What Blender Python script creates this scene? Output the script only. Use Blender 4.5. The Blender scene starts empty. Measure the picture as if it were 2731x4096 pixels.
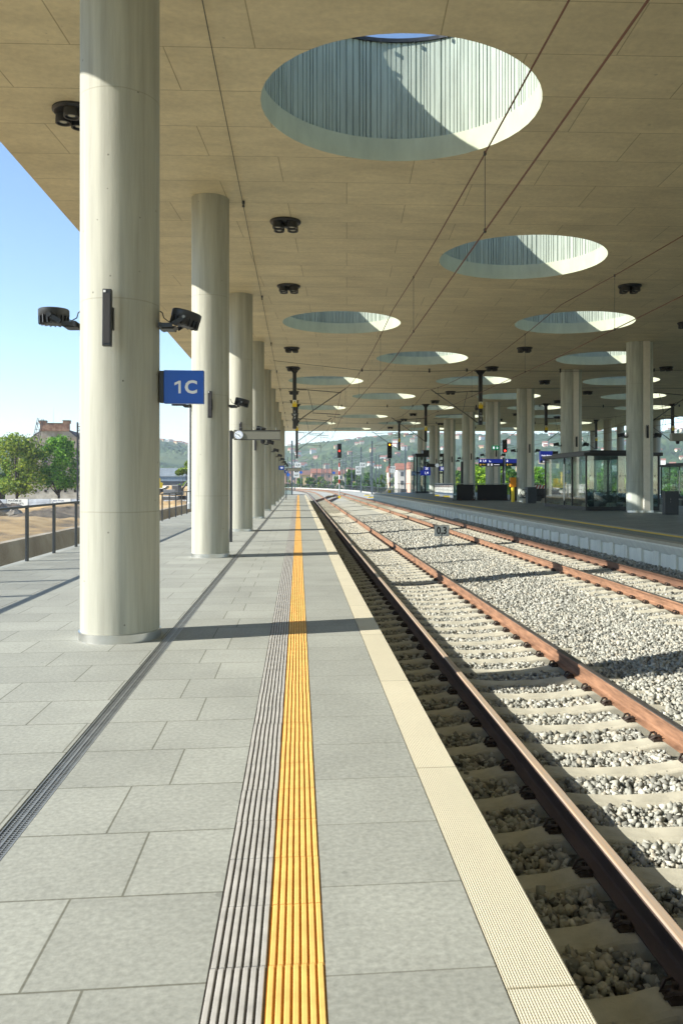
import bpy, bmesh, math, random
import numpy as np
from mathutils import Vector, Matrix, Euler
R = math.radians
sc = bpy.context.scene
COL = sc.collection
random.seed(7); rng = np.random.default_rng(7)

# ------------------------------------------------------------------ camera, world, sun
TH = R(5.5)                      # camera turned this much to the right of the track direction
CAMZ = 1.62
cam = bpy.data.cameras.new('camera'); co = bpy.data.objects.new('camera', cam); COL.objects.link(co)
co.location = (0, 0, CAMZ); co.rotation_euler = (R(90), 0, -TH)
cam.sensor_fit = 'HORIZONTAL'; cam.sensor_width = 36; cam.lens = 43.97
cam.shift_x = -0.0545; cam.shift_y = -0.0453
cam.clip_end = 8000; cam.clip_start = 0.05
cam.dof.use_dof = True; cam.dof.focus_distance = 16; cam.dof.aperture_fstop = 11
sc.camera = co
SUN_AZ = R(11.5); SUN_EL = R(31.3)
sdir = Vector((math.cos(SUN_AZ)*math.cos(SUN_EL), math.sin(SUN_AZ)*math.cos(SUN_EL), -math.sin(SUN_EL)))
sl = bpy.data.lights.new('sun', 'SUN'); sl.energy = 5.0; sl.angle = R(0.53); sl.color = (1.0, 0.95, 0.85)
so = bpy.data.objects.new('sun', sl); COL.objects.link(so); so.rotation_euler = sdir.to_track_quat('-Z', 'Y').to_euler()
w = bpy.data.worlds.new('World'); sc.world = w; w.use_nodes = True
nt = w.node_tree; sky = nt.nodes.new('ShaderNodeTexSky'); sky.sky_type = 'NISHITA'; sky.sun_disc = False
sky.sun_elevation = SUN_EL; sky.sun_rotation = R(258); sky.dust_density = 0.05; sky.ozone_density = 3.0; sky.air_density = 1.0
bg = nt.nodes['Background']; bg.inputs['Strength'].default_value = 0.13
nt.links.new(sky.outputs[0], bg.inputs[0])
sc.view_settings.view_transform = 'Standard'; sc.view_settings.look = 'None'
sc.view_settings.exposure = 0.97; sc.view_settings.gamma = 1

# lateral metres X and depth d along the camera axis -> world XY
def W(X, d): return (X, (d - X*math.sin(TH))/math.cos(TH))
F = 1915.0
def PX(x, y, d):                 # survey helper: picture column/row measured at a known distance
    X = (x-685)/F*d; p = W(X, d); return Vector((p[0], p[1], CAMZ+(1105-y)*d/F))

# ------------------------------------------------------------------ materials
MATS = {}
def mat(name, col, rough=0.8, metal=0, var=0.0, vscale=3.0, bump=0.0, bscale=40.0, emit=None, estr=1.0, spec=0.5, stretch=None, col2=None, detail=6, spots=None):
    if name in MATS: return MATS[name]
    m = bpy.data.materials.new(name); m.use_nodes = True; n = m.node_tree.nodes; L = m.node_tree.links
    b = n['Principled BSDF']; b.inputs['Base Color'].default_value = (*col, 1); b.inputs['Roughness'].default_value = rough
    b.inputs['Metallic'].default_value = metal; b.inputs['Specular IOR Level'].default_value = spec
    tc = n.new('ShaderNodeTexCoord'); mp = n.new('ShaderNodeMapping'); L.new(tc.outputs['Object'], mp.inputs[0])
    if stretch: mp.inputs['Scale'].default_value = stretch
    if var > 0 or col2:
        t = n.new('ShaderNodeTexNoise'); t.inputs['Scale'].default_value = vscale; t.inputs['Detail'].default_value = detail; t.inputs['Roughness'].default_value = 0.62
        L.new(mp.outputs[0], t.inputs['Vector'])
        r = n.new('ShaderNodeValToRGB'); L.new(t.outputs['Fac'], r.inputs[0])
        r.color_ramp.elements[0].position = 0.32; r.color_ramp.elements[1].position = 0.68
        a = tuple(max(0, c*(1-var)) for c in col); c2 = col2 or tuple(min(1, c*(1+var)) for c in col)
        r.color_ramp.elements[0].color = (*a, 1); r.color_ramp.elements[1].color = (*c2, 1)
        out = r.outputs[0]
        if spots:
            v = n.new('ShaderNodeTexVoronoi'); v.inputs['Scale'].default_value = spots; L.new(tc.outputs['Object'], v.inputs['Vector'])
            v.inputs['Randomness'].default_value = 1
            lt = n.new('ShaderNodeMath'); lt.operation = 'LESS_THAN'; lt.inputs[1].default_value = 0.07; L.new(v.outputs['Distance'], lt.inputs[0])
            sp = n.new('ShaderNodeSeparateColor'); L.new(v.outputs['Color'], sp.inputs[0])
            gt = n.new('ShaderNodeMath'); gt.operation = 'GREATER_THAN'; gt.inputs[1].default_value = 0.62; L.new(sp.outputs[0], gt.inputs[0])
            mu = n.new('ShaderNodeMath'); mu.operation = 'MULTIPLY'; L.new(lt.outputs[0], mu.inputs[0]); L.new(gt.outputs[0], mu.inputs[1])
            mx = n.new('ShaderNodeMix'); mx.data_type = 'RGBA'; L.new(mu.outputs[0], mx.inputs[0]); L.new(out, mx.inputs[6]); mx.inputs[7].default_value = tuple(c*0.45 for c in col)+(1,)
            out = mx.outputs[2]
        L.new(out, b.inputs['Base Color'])
    if bump > 0:
        t2 = n.new('ShaderNodeTexNoise'); t2.inputs['Scale'].default_value = bscale; t2.inputs['Detail'].default_value = 4
        L.new(mp.outputs[0], t2.inputs['Vector'])
        bp = n.new('ShaderNodeBump'); bp.inputs['Strength'].default_value = bump; bp.inputs['Distance'].default_value = 0.02
        L.new(t2.outputs['Fac'], bp.inputs['Height']); L.new(bp.outputs[0], b.inputs['Normal'])
    if emit:
        b.inputs['Emission Color'].default_value = (*emit, 1); b.inputs['Emission Strength'].default_value = estr
    MATS[name] = m; return m

def brick_mat(name, col, bw, rh, offx=0.0, offy=0.0, mortar=0.006, mcol=(.1,.1,.08), var=.08, rot=0.0, rough=.75, offset=0.5, bump=.3, grain=.10, gscale=25.0, blotch=.12, bsc=(1,1,1), freq=2, msm=.1, spots=0, spotk=.5):
    m = bpy.data.materials.new(name); m.use_nodes = True; n = m.node_tree.nodes; L = m.node_tree.links
    b = n['Principled BSDF']; b.inputs['Roughness'].default_value = rough; b.inputs['Specular IOR Level'].default_value = .35
    tc = n.new('ShaderNodeTexCoord'); mp = n.new('ShaderNodeMapping'); L.new(tc.outputs['Object'], mp.inputs[0])
    mp.inputs['Location'].default_value = (offx, offy, 0); mp.inputs['Rotation'].default_value = (0, 0, rot)
    br = n.new('ShaderNodeTexBrick'); L.new(mp.outputs[0], br.inputs['Vector'])
    br.offset = offset; br.offset_frequency = freq; br.squash = 1
    br.inputs['Scale'].default_value = 1; br.inputs['Mortar Size'].default_value = mortar; br.inputs['Mortar Smooth'].default_value = msm
    br.inputs['Brick Width'].default_value = bw; br.inputs['Row Height'].default_value = rh; br.inputs['Bias'].default_value = 0
    br.inputs['Color1'].default_value = tuple(c*(1-var) for c in col)+(1,); br.inputs['Color2'].default_value = tuple(c*(1+var) for c in col)+(1,)
    br.inputs['Mortar'].default_value = (*mcol, 1)
    def noise(sc_, lo, hi, stretch=(1,1,1), det=5):
        q = n.new('ShaderNodeMapping'); q.inputs['Scale'].default_value = stretch; L.new(tc.outputs['Object'], q.inputs[0])
        t = n.new('ShaderNodeTexNoise'); t.inputs['Scale'].default_value = sc_; t.inputs['Detail'].default_value = det; t.inputs['Roughness'].default_value = .65; L.new(q.outputs[0], t.inputs['Vector'])
        r = n.new('ShaderNodeMapRange'); r.inputs[1].default_value = .3; r.inputs[2].default_value = .7; r.inputs[3].default_value = lo; r.inputs[4].default_value = hi; L.new(t.outputs['Fac'], r.inputs[0])
        return r.outputs[0], t
    f1, t1 = noise(gscale, 1-grain, 1+grain); f2, _ = noise(.9, 1-blotch, 1+blotch, bsc, 6)
    mu = n.new('ShaderNodeMath'); mu.operation = 'MULTIPLY'; L.new(f1, mu.inputs[0]); L.new(f2, mu.inputs[1])
    vm = n.new('ShaderNodeVectorMath'); vm.operation = 'SCALE'; L.new(br.outputs['Color'], vm.inputs[0]); L.new(mu.outputs[0], vm.inputs['Scale'])
    res = vm.outputs[0]
    if spots:
        v = n.new('ShaderNodeTexVoronoi'); v.inputs['Scale'].default_value = spots; L.new(tc.outputs['Object'], v.inputs['Vector'])
        sp = n.new('ShaderNodeSeparateColor'); L.new(v.outputs['Color'], sp.inputs[0])
        th = n.new('ShaderNodeMath'); th.operation = 'MULTIPLY'; th.inputs[1].default_value = .11; L.new(sp.outputs[1], th.inputs[0])
        lt = n.new('ShaderNodeMath'); lt.operation = 'LESS_THAN'; L.new(v.outputs['Distance'], lt.inputs[0]); L.new(th.outputs[0], lt.inputs[1])
        gt = n.new('ShaderNodeMath'); gt.operation = 'GREATER_THAN'; gt.inputs[1].default_value = .6; L.new(sp.outputs[0], gt.inputs[0])
        m2 = n.new('ShaderNodeMath'); m2.operation = 'MULTIPLY'; L.new(lt.outputs[0], m2.inputs[0]); L.new(gt.outputs[0], m2.inputs[1])
        big = noise(.55, 0, 1, (1,1,1), 3)[0]; pw = n.new('ShaderNodeMath'); pw.operation = 'POWER'; pw.inputs[1].default_value = 3; pw.use_clamp = True; L.new(big, pw.inputs[0])
        m3 = n.new('ShaderNodeMath'); m3.operation = 'MULTIPLY_ADD'; m3.inputs[1].default_value = .10; L.new(pw.outputs[0], m3.inputs[0]); 
        m4 = n.new('ShaderNodeMath'); m4.operation = 'MULTIPLY'; m4.inputs[1].default_value = spotk; L.new(m2.outputs[0], m4.inputs[0]); L.new(m4.outputs[0], m3.inputs[2])
        mx = n.new('ShaderNodeMix'); mx.data_type = 'RGBA'; L.new(m3.outputs[0], mx.inputs[0]); L.new(res, mx.inputs[6]); mx.inputs[7].default_value = tuple(c*.35 for c in col)+(1,); res = mx.outputs[2]
    L.new(res, b.inputs['Base Color'])
    inv = n.new('ShaderNodeMath'); inv.operation = 'MULTIPLY_ADD'; inv.inputs[1].default_value = -1; L.new(br.outputs['Fac'], inv.inputs[0]); 
    ad = n.new('ShaderNodeMath'); ad.operation = 'MULTIPLY'; ad.inputs[1].default_value = .35; L.new(t1.outputs['Fac'], ad.inputs[0]); L.new(ad.outputs[0], inv.inputs[2])
    bp = n.new('ShaderNodeBump'); bp.inputs['Strength'].default_value = bump; bp.inputs['Distance'].default_value = .006
    L.new(inv.outputs[0], bp.inputs['Height']); L.new(bp.outputs[0], b.inputs['Normal'])
    return m

def glass_mat(name, tint=(.75,.85,.82), refl=.12):
    m = bpy.data.materials.new(name); m.use_nodes = True; n = m.node_tree.nodes; L = m.node_tree.links
    for x in list(n):
        if x.type != 'OUTPUT_MATERIAL': n.remove(x)
    o = [x for x in n if x.type == 'OUTPUT_MATERIAL'][0]
    t = n.new('ShaderNodeBsdfTransparent'); t.inputs[0].default_value = (*tint, 1)
    g = n.new('ShaderNodeBsdfGlossy'); g.inputs['Roughness'].default_value = .02; g.inputs[0].default_value = (.95,.95,.95,1)
    f = n.new('ShaderNodeLayerWeight'); f.inputs[0].default_value = .5
    pw = n.new('ShaderNodeMath'); pw.operation = 'POWER'; pw.inputs[1].default_value = 4.0; L.new(f.outputs['Facing'], pw.inputs[0])
    a = n.new('ShaderNodeMath'); a.operation = 'MULTIPLY_ADD'; a.inputs[1].default_value = .6; a.inputs[2].default_value = refl; a.use_clamp = True; L.new(pw.outputs[0], a.inputs[0])
    mx = n.new('ShaderNodeMixShader'); L.new(a.outputs[0], mx.inputs[0]); L.new(t.outputs[0], mx.inputs[1]); L.new(g.outputs[0], mx.inputs[2]); L.new(mx.outputs[0], o.inputs[0])
    return m

CONC = mat('pale_concrete', (.385,.382,.315), .72, var=.20, vscale=1.9, bump=.12, bscale=60, stretch=(4,4,.22), spots=7)
CONC_R = mat('grey_concrete', (.44,.465,.41), .78, var=.22, vscale=1.9, bump=.12, bscale=60, stretch=(4,4,.28), spots=5)
def seams(m, zs):
    n = m.node_tree.nodes; L = m.node_tree.links; b = n['Principled BSDF']; src = b.inputs['Base Color'].links[0].from_socket
    tc = [x for x in n if x.type == 'TEX_COORD'][0]; sp = n.new('ShaderNodeSeparateXYZ'); L.new(tc.outputs['Object'], sp.inputs[0]); prev = None
    nz = n.new('ShaderNodeTexNoise'); nz.inputs['Scale'].default_value = 2.5; L.new(tc.outputs['Object'], nz.inputs['Vector'])
    wz = n.new('ShaderNodeMath'); wz.operation = 'MULTIPLY_ADD'; wz.inputs[1].default_value = .02; L.new(nz.outputs['Fac'], wz.inputs[0]); L.new(sp.outputs[2], wz.inputs[2])
    for z in zs:
        c = n.new('ShaderNodeMath'); c.operation = 'COMPARE'; c.inputs[1].default_value = z; c.inputs[2].default_value = .006; L.new(wz.outputs[0], c.inputs[0])
        if prev is None: prev = c.outputs[0]
        else:
            a = n.new('ShaderNodeMath'); a.operation = 'MAXIMUM'; L.new(prev, a.inputs[0]); L.new(c.outputs[0], a.inputs[1]); prev = a.outputs[0]
    sc_ = n.new('ShaderNodeMath'); sc_.operation = 'MULTIPLY'; sc_.inputs[1].default_value = .38; L.new(prev, sc_.inputs[0])
    mx = n.new('ShaderNodeMix'); mx.data_type = 'RGBA'; L.new(sc_.outputs[0], mx.inputs[0]); L.new(src, mx.inputs[6]); mx.inputs[7].default_value = (.2,.2,.15,1); L.new(mx.outputs[2], b.inputs['Base Color'])
seams(CONC, (1.32,3.45,5.55)); seams(CONC_R, (1.6,3.75,5.85))
CEIL = brick_mat('board_marked_ceiling_concrete', (.67,.59,.385), 2.55, 1.3, mortar=.012, mcol=(.40,.34,.20), var=.04, rot=R(3.3), rough=.55, bump=.5, grain=.09, gscale=9, blotch=.14, bsc=(.7,1.7,1), freq=2, msm=.5, spots=3.0, spotk=.35)
RING = mat('skylight_ring_concrete', (.50,.53,.39), .8, var=.10, vscale=3, bump=.1, stretch=(1,1,.4))
RIBM = mat('ribbed_concrete', (.40,.45,.375), .8, var=.16, vscale=3, bump=.15, stretch=(2,2,.3))
STEEL = mat('brushed_stainless', (.62,.62,.60), .28, 1, var=.06, vscale=9)
FLUTE = mat('fluted_metal_cover', (.80,.77,.69), .40, .35, var=.05, vscale=6)
BLACK = mat('black_powder_coat', (.022,.024,.027), .42, var=.15, vscale=8)
DARK = mat('anthracite_paint', (.045,.052,.06), .5, var=.12, vscale=8)
GREYM = mat('galvanised_steel', (.40,.42,.42), .5, .7, var=.12, vscale=12)
MASTM = mat('grey_green_mast_paint', (.10,.125,.14), .55, var=.12, vscale=5)
WIRE = mat('copper_brown_wire', (.16,.07,.04), .6, .3)
CABLE = mat('dark_cable', (.05,.05,.045), .6)
BLUE = mat('blue_sign_face', (.004,.095,.50), .35, var=.04, vscale=6)
NAVY = mat('navy_sign_face', (.012,.022,.17), .35, emit=(.01,.03,.35), estr=.25)
WHITE = mat('white_lettering', (.85,.86,.86), .5)
LETTER = mat('lit_lettering', (.85,.86,.86), .5, emit=(.9,.9,1), estr=.5)
YLET = mat('yellow_lettering', (.85,.55,.05), .5, emit=(.9,.6,.05), estr=.35)
BLACKL = mat('black_lettering', (.015,.015,.015), .6)
YELLOW = mat('yellow_paint', (.80,.58,.02), .45, var=.06, vscale=9)
ORANGE = mat('orange_paint', (.85,.30,.01), .45, var=.05, vscale=6)
REDP = mat('red_paint', (.45,.02,.015), .5)
GREENS = mat('green_sign', (.0,.16,.07), .5, emit=(.0,.35,.14), estr=.2)
SIGNG = mat('grey_display_face', (.20,.20,.165), .45, var=.04, vscale=30)
WPLATE = mat('white_enamel_plate', (.72,.73,.68), .45, var=.05, vscale=8)
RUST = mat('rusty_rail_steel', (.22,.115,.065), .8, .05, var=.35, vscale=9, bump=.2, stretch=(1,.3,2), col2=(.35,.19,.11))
RUSTD = mat('shade_dark_rusty_rail_steel', (.085,.058,.048), .8, .1, var=.3, vscale=7, bump=.15, stretch=(1,.25,1))  # rust darkened in colour to carry the shaded side of the rail
RUSTB = mat('shade_brown_rail_steel', (.17,.09,.055), .8, .1, var=.3, vscale=7, bump=.15, stretch=(1,.25,1))  # darker copy of the rust, with the shade on this rail in its colour
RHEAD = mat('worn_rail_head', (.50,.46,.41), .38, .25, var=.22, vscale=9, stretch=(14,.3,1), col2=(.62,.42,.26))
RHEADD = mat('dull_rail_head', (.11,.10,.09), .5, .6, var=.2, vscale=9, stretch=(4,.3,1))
CLIPM = mat('dark_rail_clip_steel', (.06,.045,.038), .5, .5, var=.3, vscale=30)
SLEEP = mat('concrete_sleeper', (.43,.41,.325), .85, var=.24, vscale=3.2, bump=.2, bscale=80, spots=9)
NOSE = None
GLASS = glass_mat('clear_glass'); GLASSD = glass_mat('tinted_glass', (.76,.84,.83), .11); GLASST = glass_mat('roof_glass', (.97,.985,1.0), .01)

# ------------------------------------------------------------------ mesh helpers
class MB:
    def __init__(s): s.v = []; s.f = []
    def add(s, vs, fs):
        k = len(s.v); s.v.extend([tuple(p) for p in vs]); s.f.extend([tuple(i+k for i in q) for q in fs]); return s
    def box(s, c, d, rz=0, M=None):
        x, y, z = d[0]/2, d[1]/2, d[2]/2
        vs = [Vector((a*x, b*y, e*z)) for e in (-1,1) for b in (-1,1) for a in (-1,1)]
        T = M if M is not None else Matrix.Rotation(rz, 4, 'Z')
        vs = [T @ v + Vector(c) for v in vs]
        return s.add(vs, [(0,2,3,1),(4,5,7,6),(0,1,5,4),(2,6,7,3),(0,4,6,2),(1,3,7,5)])
    def b2(s, x0, x1, y0, y1, z0, z1): return s.box(((x0+x1)/2,(y0+y1)/2,(z0+z1)/2), (x1-x0,y1-y0,z1-z0))
    def lathe(s, prof, n=24, c=(0,0,0), axis='Z', closed=False, M=None):
        vs = []; 
        for r, z in prof:
            for i in range(n):
                a = 2*math.pi*i/n; p = Vector((r*math.cos(a), r*math.sin(a), z))
                if axis == 'Y': p = Vector((p.x, p.z, -p.y))
                if axis == 'X': p = Vector((p.z, p.x, p.y))
                if M is not None: p = M @ p
                vs.append(p + Vector(c))
        fs = [(j*n+i, j*n+(i+1)%n, (j+1)*n+(i+1)%n, (j+1)*n+i) for j in range(len(prof)-1) for i in range(n)]
        fs.append(tuple(range(n-1,-1,-1))); fs.append(tuple((len(prof)-1)*n+i for i in range(n)))
        return s.add(vs, fs)
    def tube(s, pts, r, n=6, r2=None):
        pts = [Vector(p) for p in pts]; vs = []; m = len(pts)
        for j, p in enumerate(pts):
            d = (pts[min(j+1,m-1)] - pts[max(j-1,0)]).normalized()
            u = d.cross(Vector((0,0,1))); u = u.normalized() if u.length > 1e-4 else Vector((1,0,0)); v = d.cross(u).normalized()
            rr = r if r2 is None else r + (r2-r)*j/(m-1)
            for i in range(n):
                a = 2*math.pi*i/n + .3; vs.append(p + (u*math.cos(a) + v*math.sin(a))*rr)
        fs = [(j*n+i, (j+1)*n+i, (j+1)*n+(i+1)%n, j*n+(i+1)%n) for j in range(m-1) for i in range(n)]
        fs.append(tuple(range(n))); fs.append(tuple((m-1)*n+i for i in range(n-1,-1,-1)))
        return s.add(vs, fs)
    def prism(s, poly, y0, y1, swap=False):     # polygon in XZ extruded along Y
        n = len(poly); vs = [(p[0], y0, p[1]) for p in poly] + [(p[0], y1, p[1]) for p in poly]
        if swap: vs = [(v[1], v[0], v[2]) for v in vs]
        fs = [(i, (i+1)%n, n+(i+1)%n, n+i) for i in range(n)] + [tuple(range(n-1,-1,-1)), tuple(range(n,2*n))]
        return s.add(vs, fs)
def mk(mb, name, smooth=False, bevel=0):
    me = bpy.data.meshes.new(name); me.from_pydata(mb.v, [], mb.f)
    bm = bmesh.new(); bm.from_mesh(me); bmesh.ops.recalc_face_normals(bm, faces=bm.faces)
    if bevel: bmesh.ops.bevel(bm, geom=[e for e in bm.edges if len(e.link_faces) == 2 and e.calc_face_angle(0) > .6], offset=bevel, segments=2, profile=.6, affect='EDGES')
    bm.to_mesh(me); bm.free()
    if smooth:
        me.shade_smooth()
        try: me.set_sharp_from_angle(angle=R(35))
        except Exception: pass
    return me
def obj(name, mb, m, parent=None, loc=(0,0,0), rot=(0,0,0), smooth=False, bevel=0, label=None):
    me = mb if isinstance(mb, bpy.types.Mesh) else mk(mb, name, smooth, bevel)
    if m is not None and not me.materials: me.materials.append(m)
    o = bpy.data.objects.new(name, me); COL.objects.link(o); o.location = loc; o.rotation_euler = rot
    if parent: o.parent = parent
    if label: o['label'] = label
    return o
def tag(o, label=None, cat=None, group=None, kind=None):
    if label: o['label'] = label
    if cat: o['category'] = cat
    if group: o['group'] = group
    if kind: o['kind'] = kind
    return o
def thing(name, label, cat, loc=(0,0,0), rz=0, group=None):
    o = bpy.data.objects.new(name, None); COL.objects.link(o); o.location = loc; o.rotation_euler = (0,0,rz); o.empty_display_size = .2
    return tag(o, label, cat, group)
def dup(o, parent=None, loc=None, rz=None, label=None, scale=None):
    c = o.copy(); COL.objects.link(c)
    if parent: c.parent = parent
    if loc is not None: c.location = loc
    if rz is not None: c.rotation_euler = (0,0,rz)
    if label: c['label'] = label
    if scale is not None: c.scale = scale
    for ch in list(o.children): dup(ch, c)
    return c
def text(s, size, m, parent, loc, rot=(R(90),0,0), align='CENTER', depth=.004, name='lettering', bold=0.0, label=None, sx=1.0):
    cu = bpy.data.curves.new('t', 'FONT'); cu.body = s; cu.size = size; cu.align_x = align; cu.align_y = 'CENTER'; cu.extrude = depth/2; cu.offset = bold; cu.resolution_u = 3
    to = bpy.data.objects.new('t', cu); COL.objects.link(to)
    me = bpy.data.meshes.new_from_object(to.evaluated_get(bpy.context.evaluated_depsgraph_get()))
    bpy.data.objects.remove(to); bpy.data.curves.remove(cu); me.name = name; me.materials.clear()
    o = obj(name, me, m, parent, loc, rot, label=label); o.scale = (sx,1,1); return o
ORD = ['first','second','third','fourth','fifth','sixth','seventh','eighth','ninth','tenth','eleventh','twelfth','thirteenth','fourteenth','fifteenth']
ZC = 7.67          # ceiling height above the near platform
ZI = .26           # island platform
ROW = 9.2
XL, XR, DEND, D0 = -5.28, 35.6, 100.9, -60.0
PB = -55.0         # platforms run on this far behind the camera

# ------------------------------------------------------------------ canopy roof with skylights
roof = thing('canopy_roof', 'vast board-marked concrete canopy with round skylight holes over tracks and platforms', 'canopy roof')
HR = 2.25; SKY = []
def in_range(X, d): return XL+3.0 < X < XR-3.0 and -12 < d < DEND-3
rows = []
k = -3
while True:
    dc = 13.5 + ROW*k
    if dc > DEND-2: break
    off = 1.65 if k % 2 == 0 else 6.06
    cs = [off + 8.85*i for i in range(-2, 5)]
    rows.append((dc, [c for c in cs if in_range(c, dc)])); SKY += [(c, dc) for c in cs if in_range(c, dc)]; k += 1
def hole_sheet(z, rad):
    mb = MB(); N = 48
    for dc, cs in rows:
        d0 = dc-ROW/2; d1 = dc+ROW/2
        if dc == rows[0][0]: d0 = D0
        if dc == rows[-1][0]: d1 = DEND
        x = XL
        for c in cs:
            a, b = c-3.0, c+3.0
            if a > x+.001:
                mb.add([(*W(x,d0),z),(*W(a,d0),z),(*W(a,d1),z),(*W(x,d1),z)], [(0,1,2,3)])
            corner = [math.atan2(dd-dc, xx-c) for xx in (a,b) for dd in (d0,d1)]
            an = sorted([2*math.pi*i/N - math.pi for i in range(N)] + corner)
            inn = []; out = []
            cw = Vector(W(c, dc))
            for t in an:
                ux, ud = math.cos(t), math.sin(t)
                ts = []
                if abs(ux) > 1e-9: ts.append(((b-c) if ux > 0 else (a-c))/ux)
                if abs(ud) > 1e-9: ts.append(((d1-dc) if ud > 0 else (d0-dc))/ud)
                q = min(ts); p = Vector(W(c+ux*q, dc+ud*q)); dirv = (p-cw).normalized()
                inn.append((cw.x+dirv.x*rad, cw.y+dirv.y*rad, z)); out.append((p.x, p.y, z))
            n = len(an); mb.add(inn+out, [(i, n+i, n+(i+1)%n, (i+1)%n) for i in range(n)])
            x = b
        mb.add([(*W(x,d0),z),(*W(XR,d0),z),(*W(XR,d1),z),(*W(x,d1),z)], [(0,1,2,3)])
    return mb
mb = hole_sheet(ZC, HR)
obj('soffit', mb, CEIL, roof)
top = hole_sheet(8.35, HR+.10)
for p, q in (((XL,D0),(XR,D0)), ((XR,D0),(XR,DEND)), ((XR,DEND),(XL,DEND)), ((XL,DEND),(XL,D0))):
    top.add([(*W(*p),ZC+.001),(*W(*q),ZC+.001),(*W(*q),8.35),(*W(*p),8.35)], [(0,1,2,3)])
obj('roof_deck', top, CONC_R, roof)
# skylight drum meshes, shared
mb = MB(); n = 72
prof = [(HR, ZC), (HR-.004, ZC+.42), (HR+.075, ZC+.425)]
vs = [(r*math.cos(2*math.pi*i/n), r*math.sin(2*math.pi*i/n), z) for r, z in prof for i in range(n)]
mb.add(vs, [(j*n+i, j*n+(i+1)%n, (j+1)*n+(i+1)%n, (j+1)*n+i) for j in range(2) for i in range(n)])
ring_me = mk(mb, 'skylight', True); ring_me.materials.append(RING)
mb = MB(); a = 0; pts = []
rr = random.Random(3)
while a < 2*math.pi-.03:
    wv = rr.choice([.016,.022,.03,.045,.026]); g = rr.choice([.006,.009,.013]); de = rr.choice([.015,.022,.035])
    pts += [(a, HR+.035), (a+wv, HR+.035), (a+wv+.001, HR+.035+de), (a+wv+g, HR+.035+de)]; a += wv+g+.001
z0, z1 = ZC+.425, ZC+2.25; n = len(pts)
vs = [(r*math.cos(t), r*math.sin(t), z) for z in (z0, z1) for t, r in pts]
mb.add(vs, [(i, (i+1)%n, n+(i+1)%n, n+i) for i in range(n)])
rib_me = mk(mb, 'ribbed_wall'); rib_me.materials.append(RIBM)
mb = MB(); n = 72
prof = [(HR-.0, z1), (HR-.0, z1+.07), (HR+.3, z1+.07), (HR+.3, z1), (HR-.0, z1)]
vs = [(r*math.cos(2*math.pi*i/n), r*math.sin(2*math.pi*i/n), z) for r, z in prof for i in range(n)]
mb.add(vs, [(j*n+i, j*n+(i+1)%n, (j+1)*n+(i+1)%n, (j+1)*n+i) for j in range(4) for i in range(n)])
for i in range(22):
    t = 2*math.pi*i/22; mb.box(((HR-.05)*math.cos(t), (HR-.05)*math.sin(t), z1-.02), (.05,.02,.07), t)
rim_me = mk(mb, 'rim'); rim_me.materials.append(BLACK)
mb = MB(); mb.lathe([(HR-.005, z1+.056), (HR-.005, z1+.064)], 48); pane_me = mk(mb, 'glass_pane'); pane_me.materials.append(GLASST)
for c, dc in SKY:
    s = obj('skylight', ring_me, None, roof, (*W(c, dc), 0), rot=(0,0,random.random()*6))
    obj('ribbed_wall', rib_me, None, s); obj('rim', rim_me, None, s); obj('glass_pane', pane_me, None, s)

# ------------------------------------------------------------------ near platform
PY0, PY1 = -6.0, 98.6
plat = tag(obj('platform', MB().b2(-5.62, .86, PB, PY1, -1.4, -.03), mat('platform_base_concrete', (.4,.39,.33), .9, var=.1)), kind='structure')
PAVC = (.298,.306,.268)
pav_l = brick_mat('grey_paving_left', PAVC, .8, .6, offx=.2, offy=-.33, mortar=.005, mcol=(.14,.14,.11), var=.09, grain=.2, gscale=38, blotch=.12, bump=.25, spots=4.5, spotk=.35)
pav_m = brick_mat('grey_paving_middle', PAVC, .975, .6, offx=1.268+.39-.0, offy=-.33, mortar=.005, mcol=(.14,.14,.11), var=.07, grain=.2, gscale=38, blotch=.12, bump=.25, offset=.2, spots=4.5, spotk=.35)
pav_r = brick_mat('grey_paving_edge', tuple(c*.93 for c in PAVC), 60.0, .6, offx=20.0, offy=-.33, offset=0, mortar=.004, mcol=(.17,.17,.14), var=.05, grain=.22, gscale=38, blotch=.13, bump=.25, spots=4.5, spotk=.35)
for x0, x1, m in ((-5.62,-1.378,pav_l), (-1.262,-.297,pav_m), (.090,.655,pav_r)):
    obj('paving', MB().b2(x0, x1, PB, PY1, -.03, 0), m, plat)
# coping with knurled top
def nose_material():
    m = brick_mat('knurled_cream_coping', (.56,.51,.37), 60.0, 2.05, offset=0, offx=20, offy=-.55, mortar=.006, mcol=(.3,.27,.18), var=.03, grain=.06, gscale=60, blotch=.06, bump=.3)
    n = m.node_tree.nodes; L = m.node_tree.links
    tc = [x for x in n if x.type == 'TEX_COORD'][0]; sp = n.new('ShaderNodeSeparateXYZ'); L.new(tc.outputs['Object'], sp.inputs[0])
    def sn(a, b_):
        p = n.new('ShaderNodeMath'); p.operation = 'MULTIPLY'; p.inputs[1].default_value = a; L.new(sp.outputs[0], p.inputs[0])
        q = n.new('ShaderNodeMath'); q.operation = 'MULTIPLY_ADD'; q.inputs[1].default_value = b_; L.new(sp.outputs[1], q.inputs[0]); L.new(p.outputs[0], q.inputs[2])
        s_ = n.new('ShaderNodeMath'); s_.operation = 'SINE'; L.new(q.outputs[0], s_.inputs[0]); return s_
    a, b_ = sn(330, 230), sn(330, -230); mu = n.new('ShaderNodeMath'); mu.operation = 'MULTIPLY'; L.new(a.outputs[0], mu.inputs[0]); L.new(b_.outputs[0], mu.inputs[1])
    old = [x for x in n if x.type == 'BUMP'][0]; bp = n.new('ShaderNodeBump'); bp.inputs['Strength'].default_value = .55; bp.inputs['Distance'].default_value = .004
    L.new(mu.outputs[0], bp.inputs['Height']); L.new(old.outputs[0], bp.inputs['Normal']); L.new(bp.outputs[0], n['Principled BSDF'].inputs['Normal'])
    return m
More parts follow.
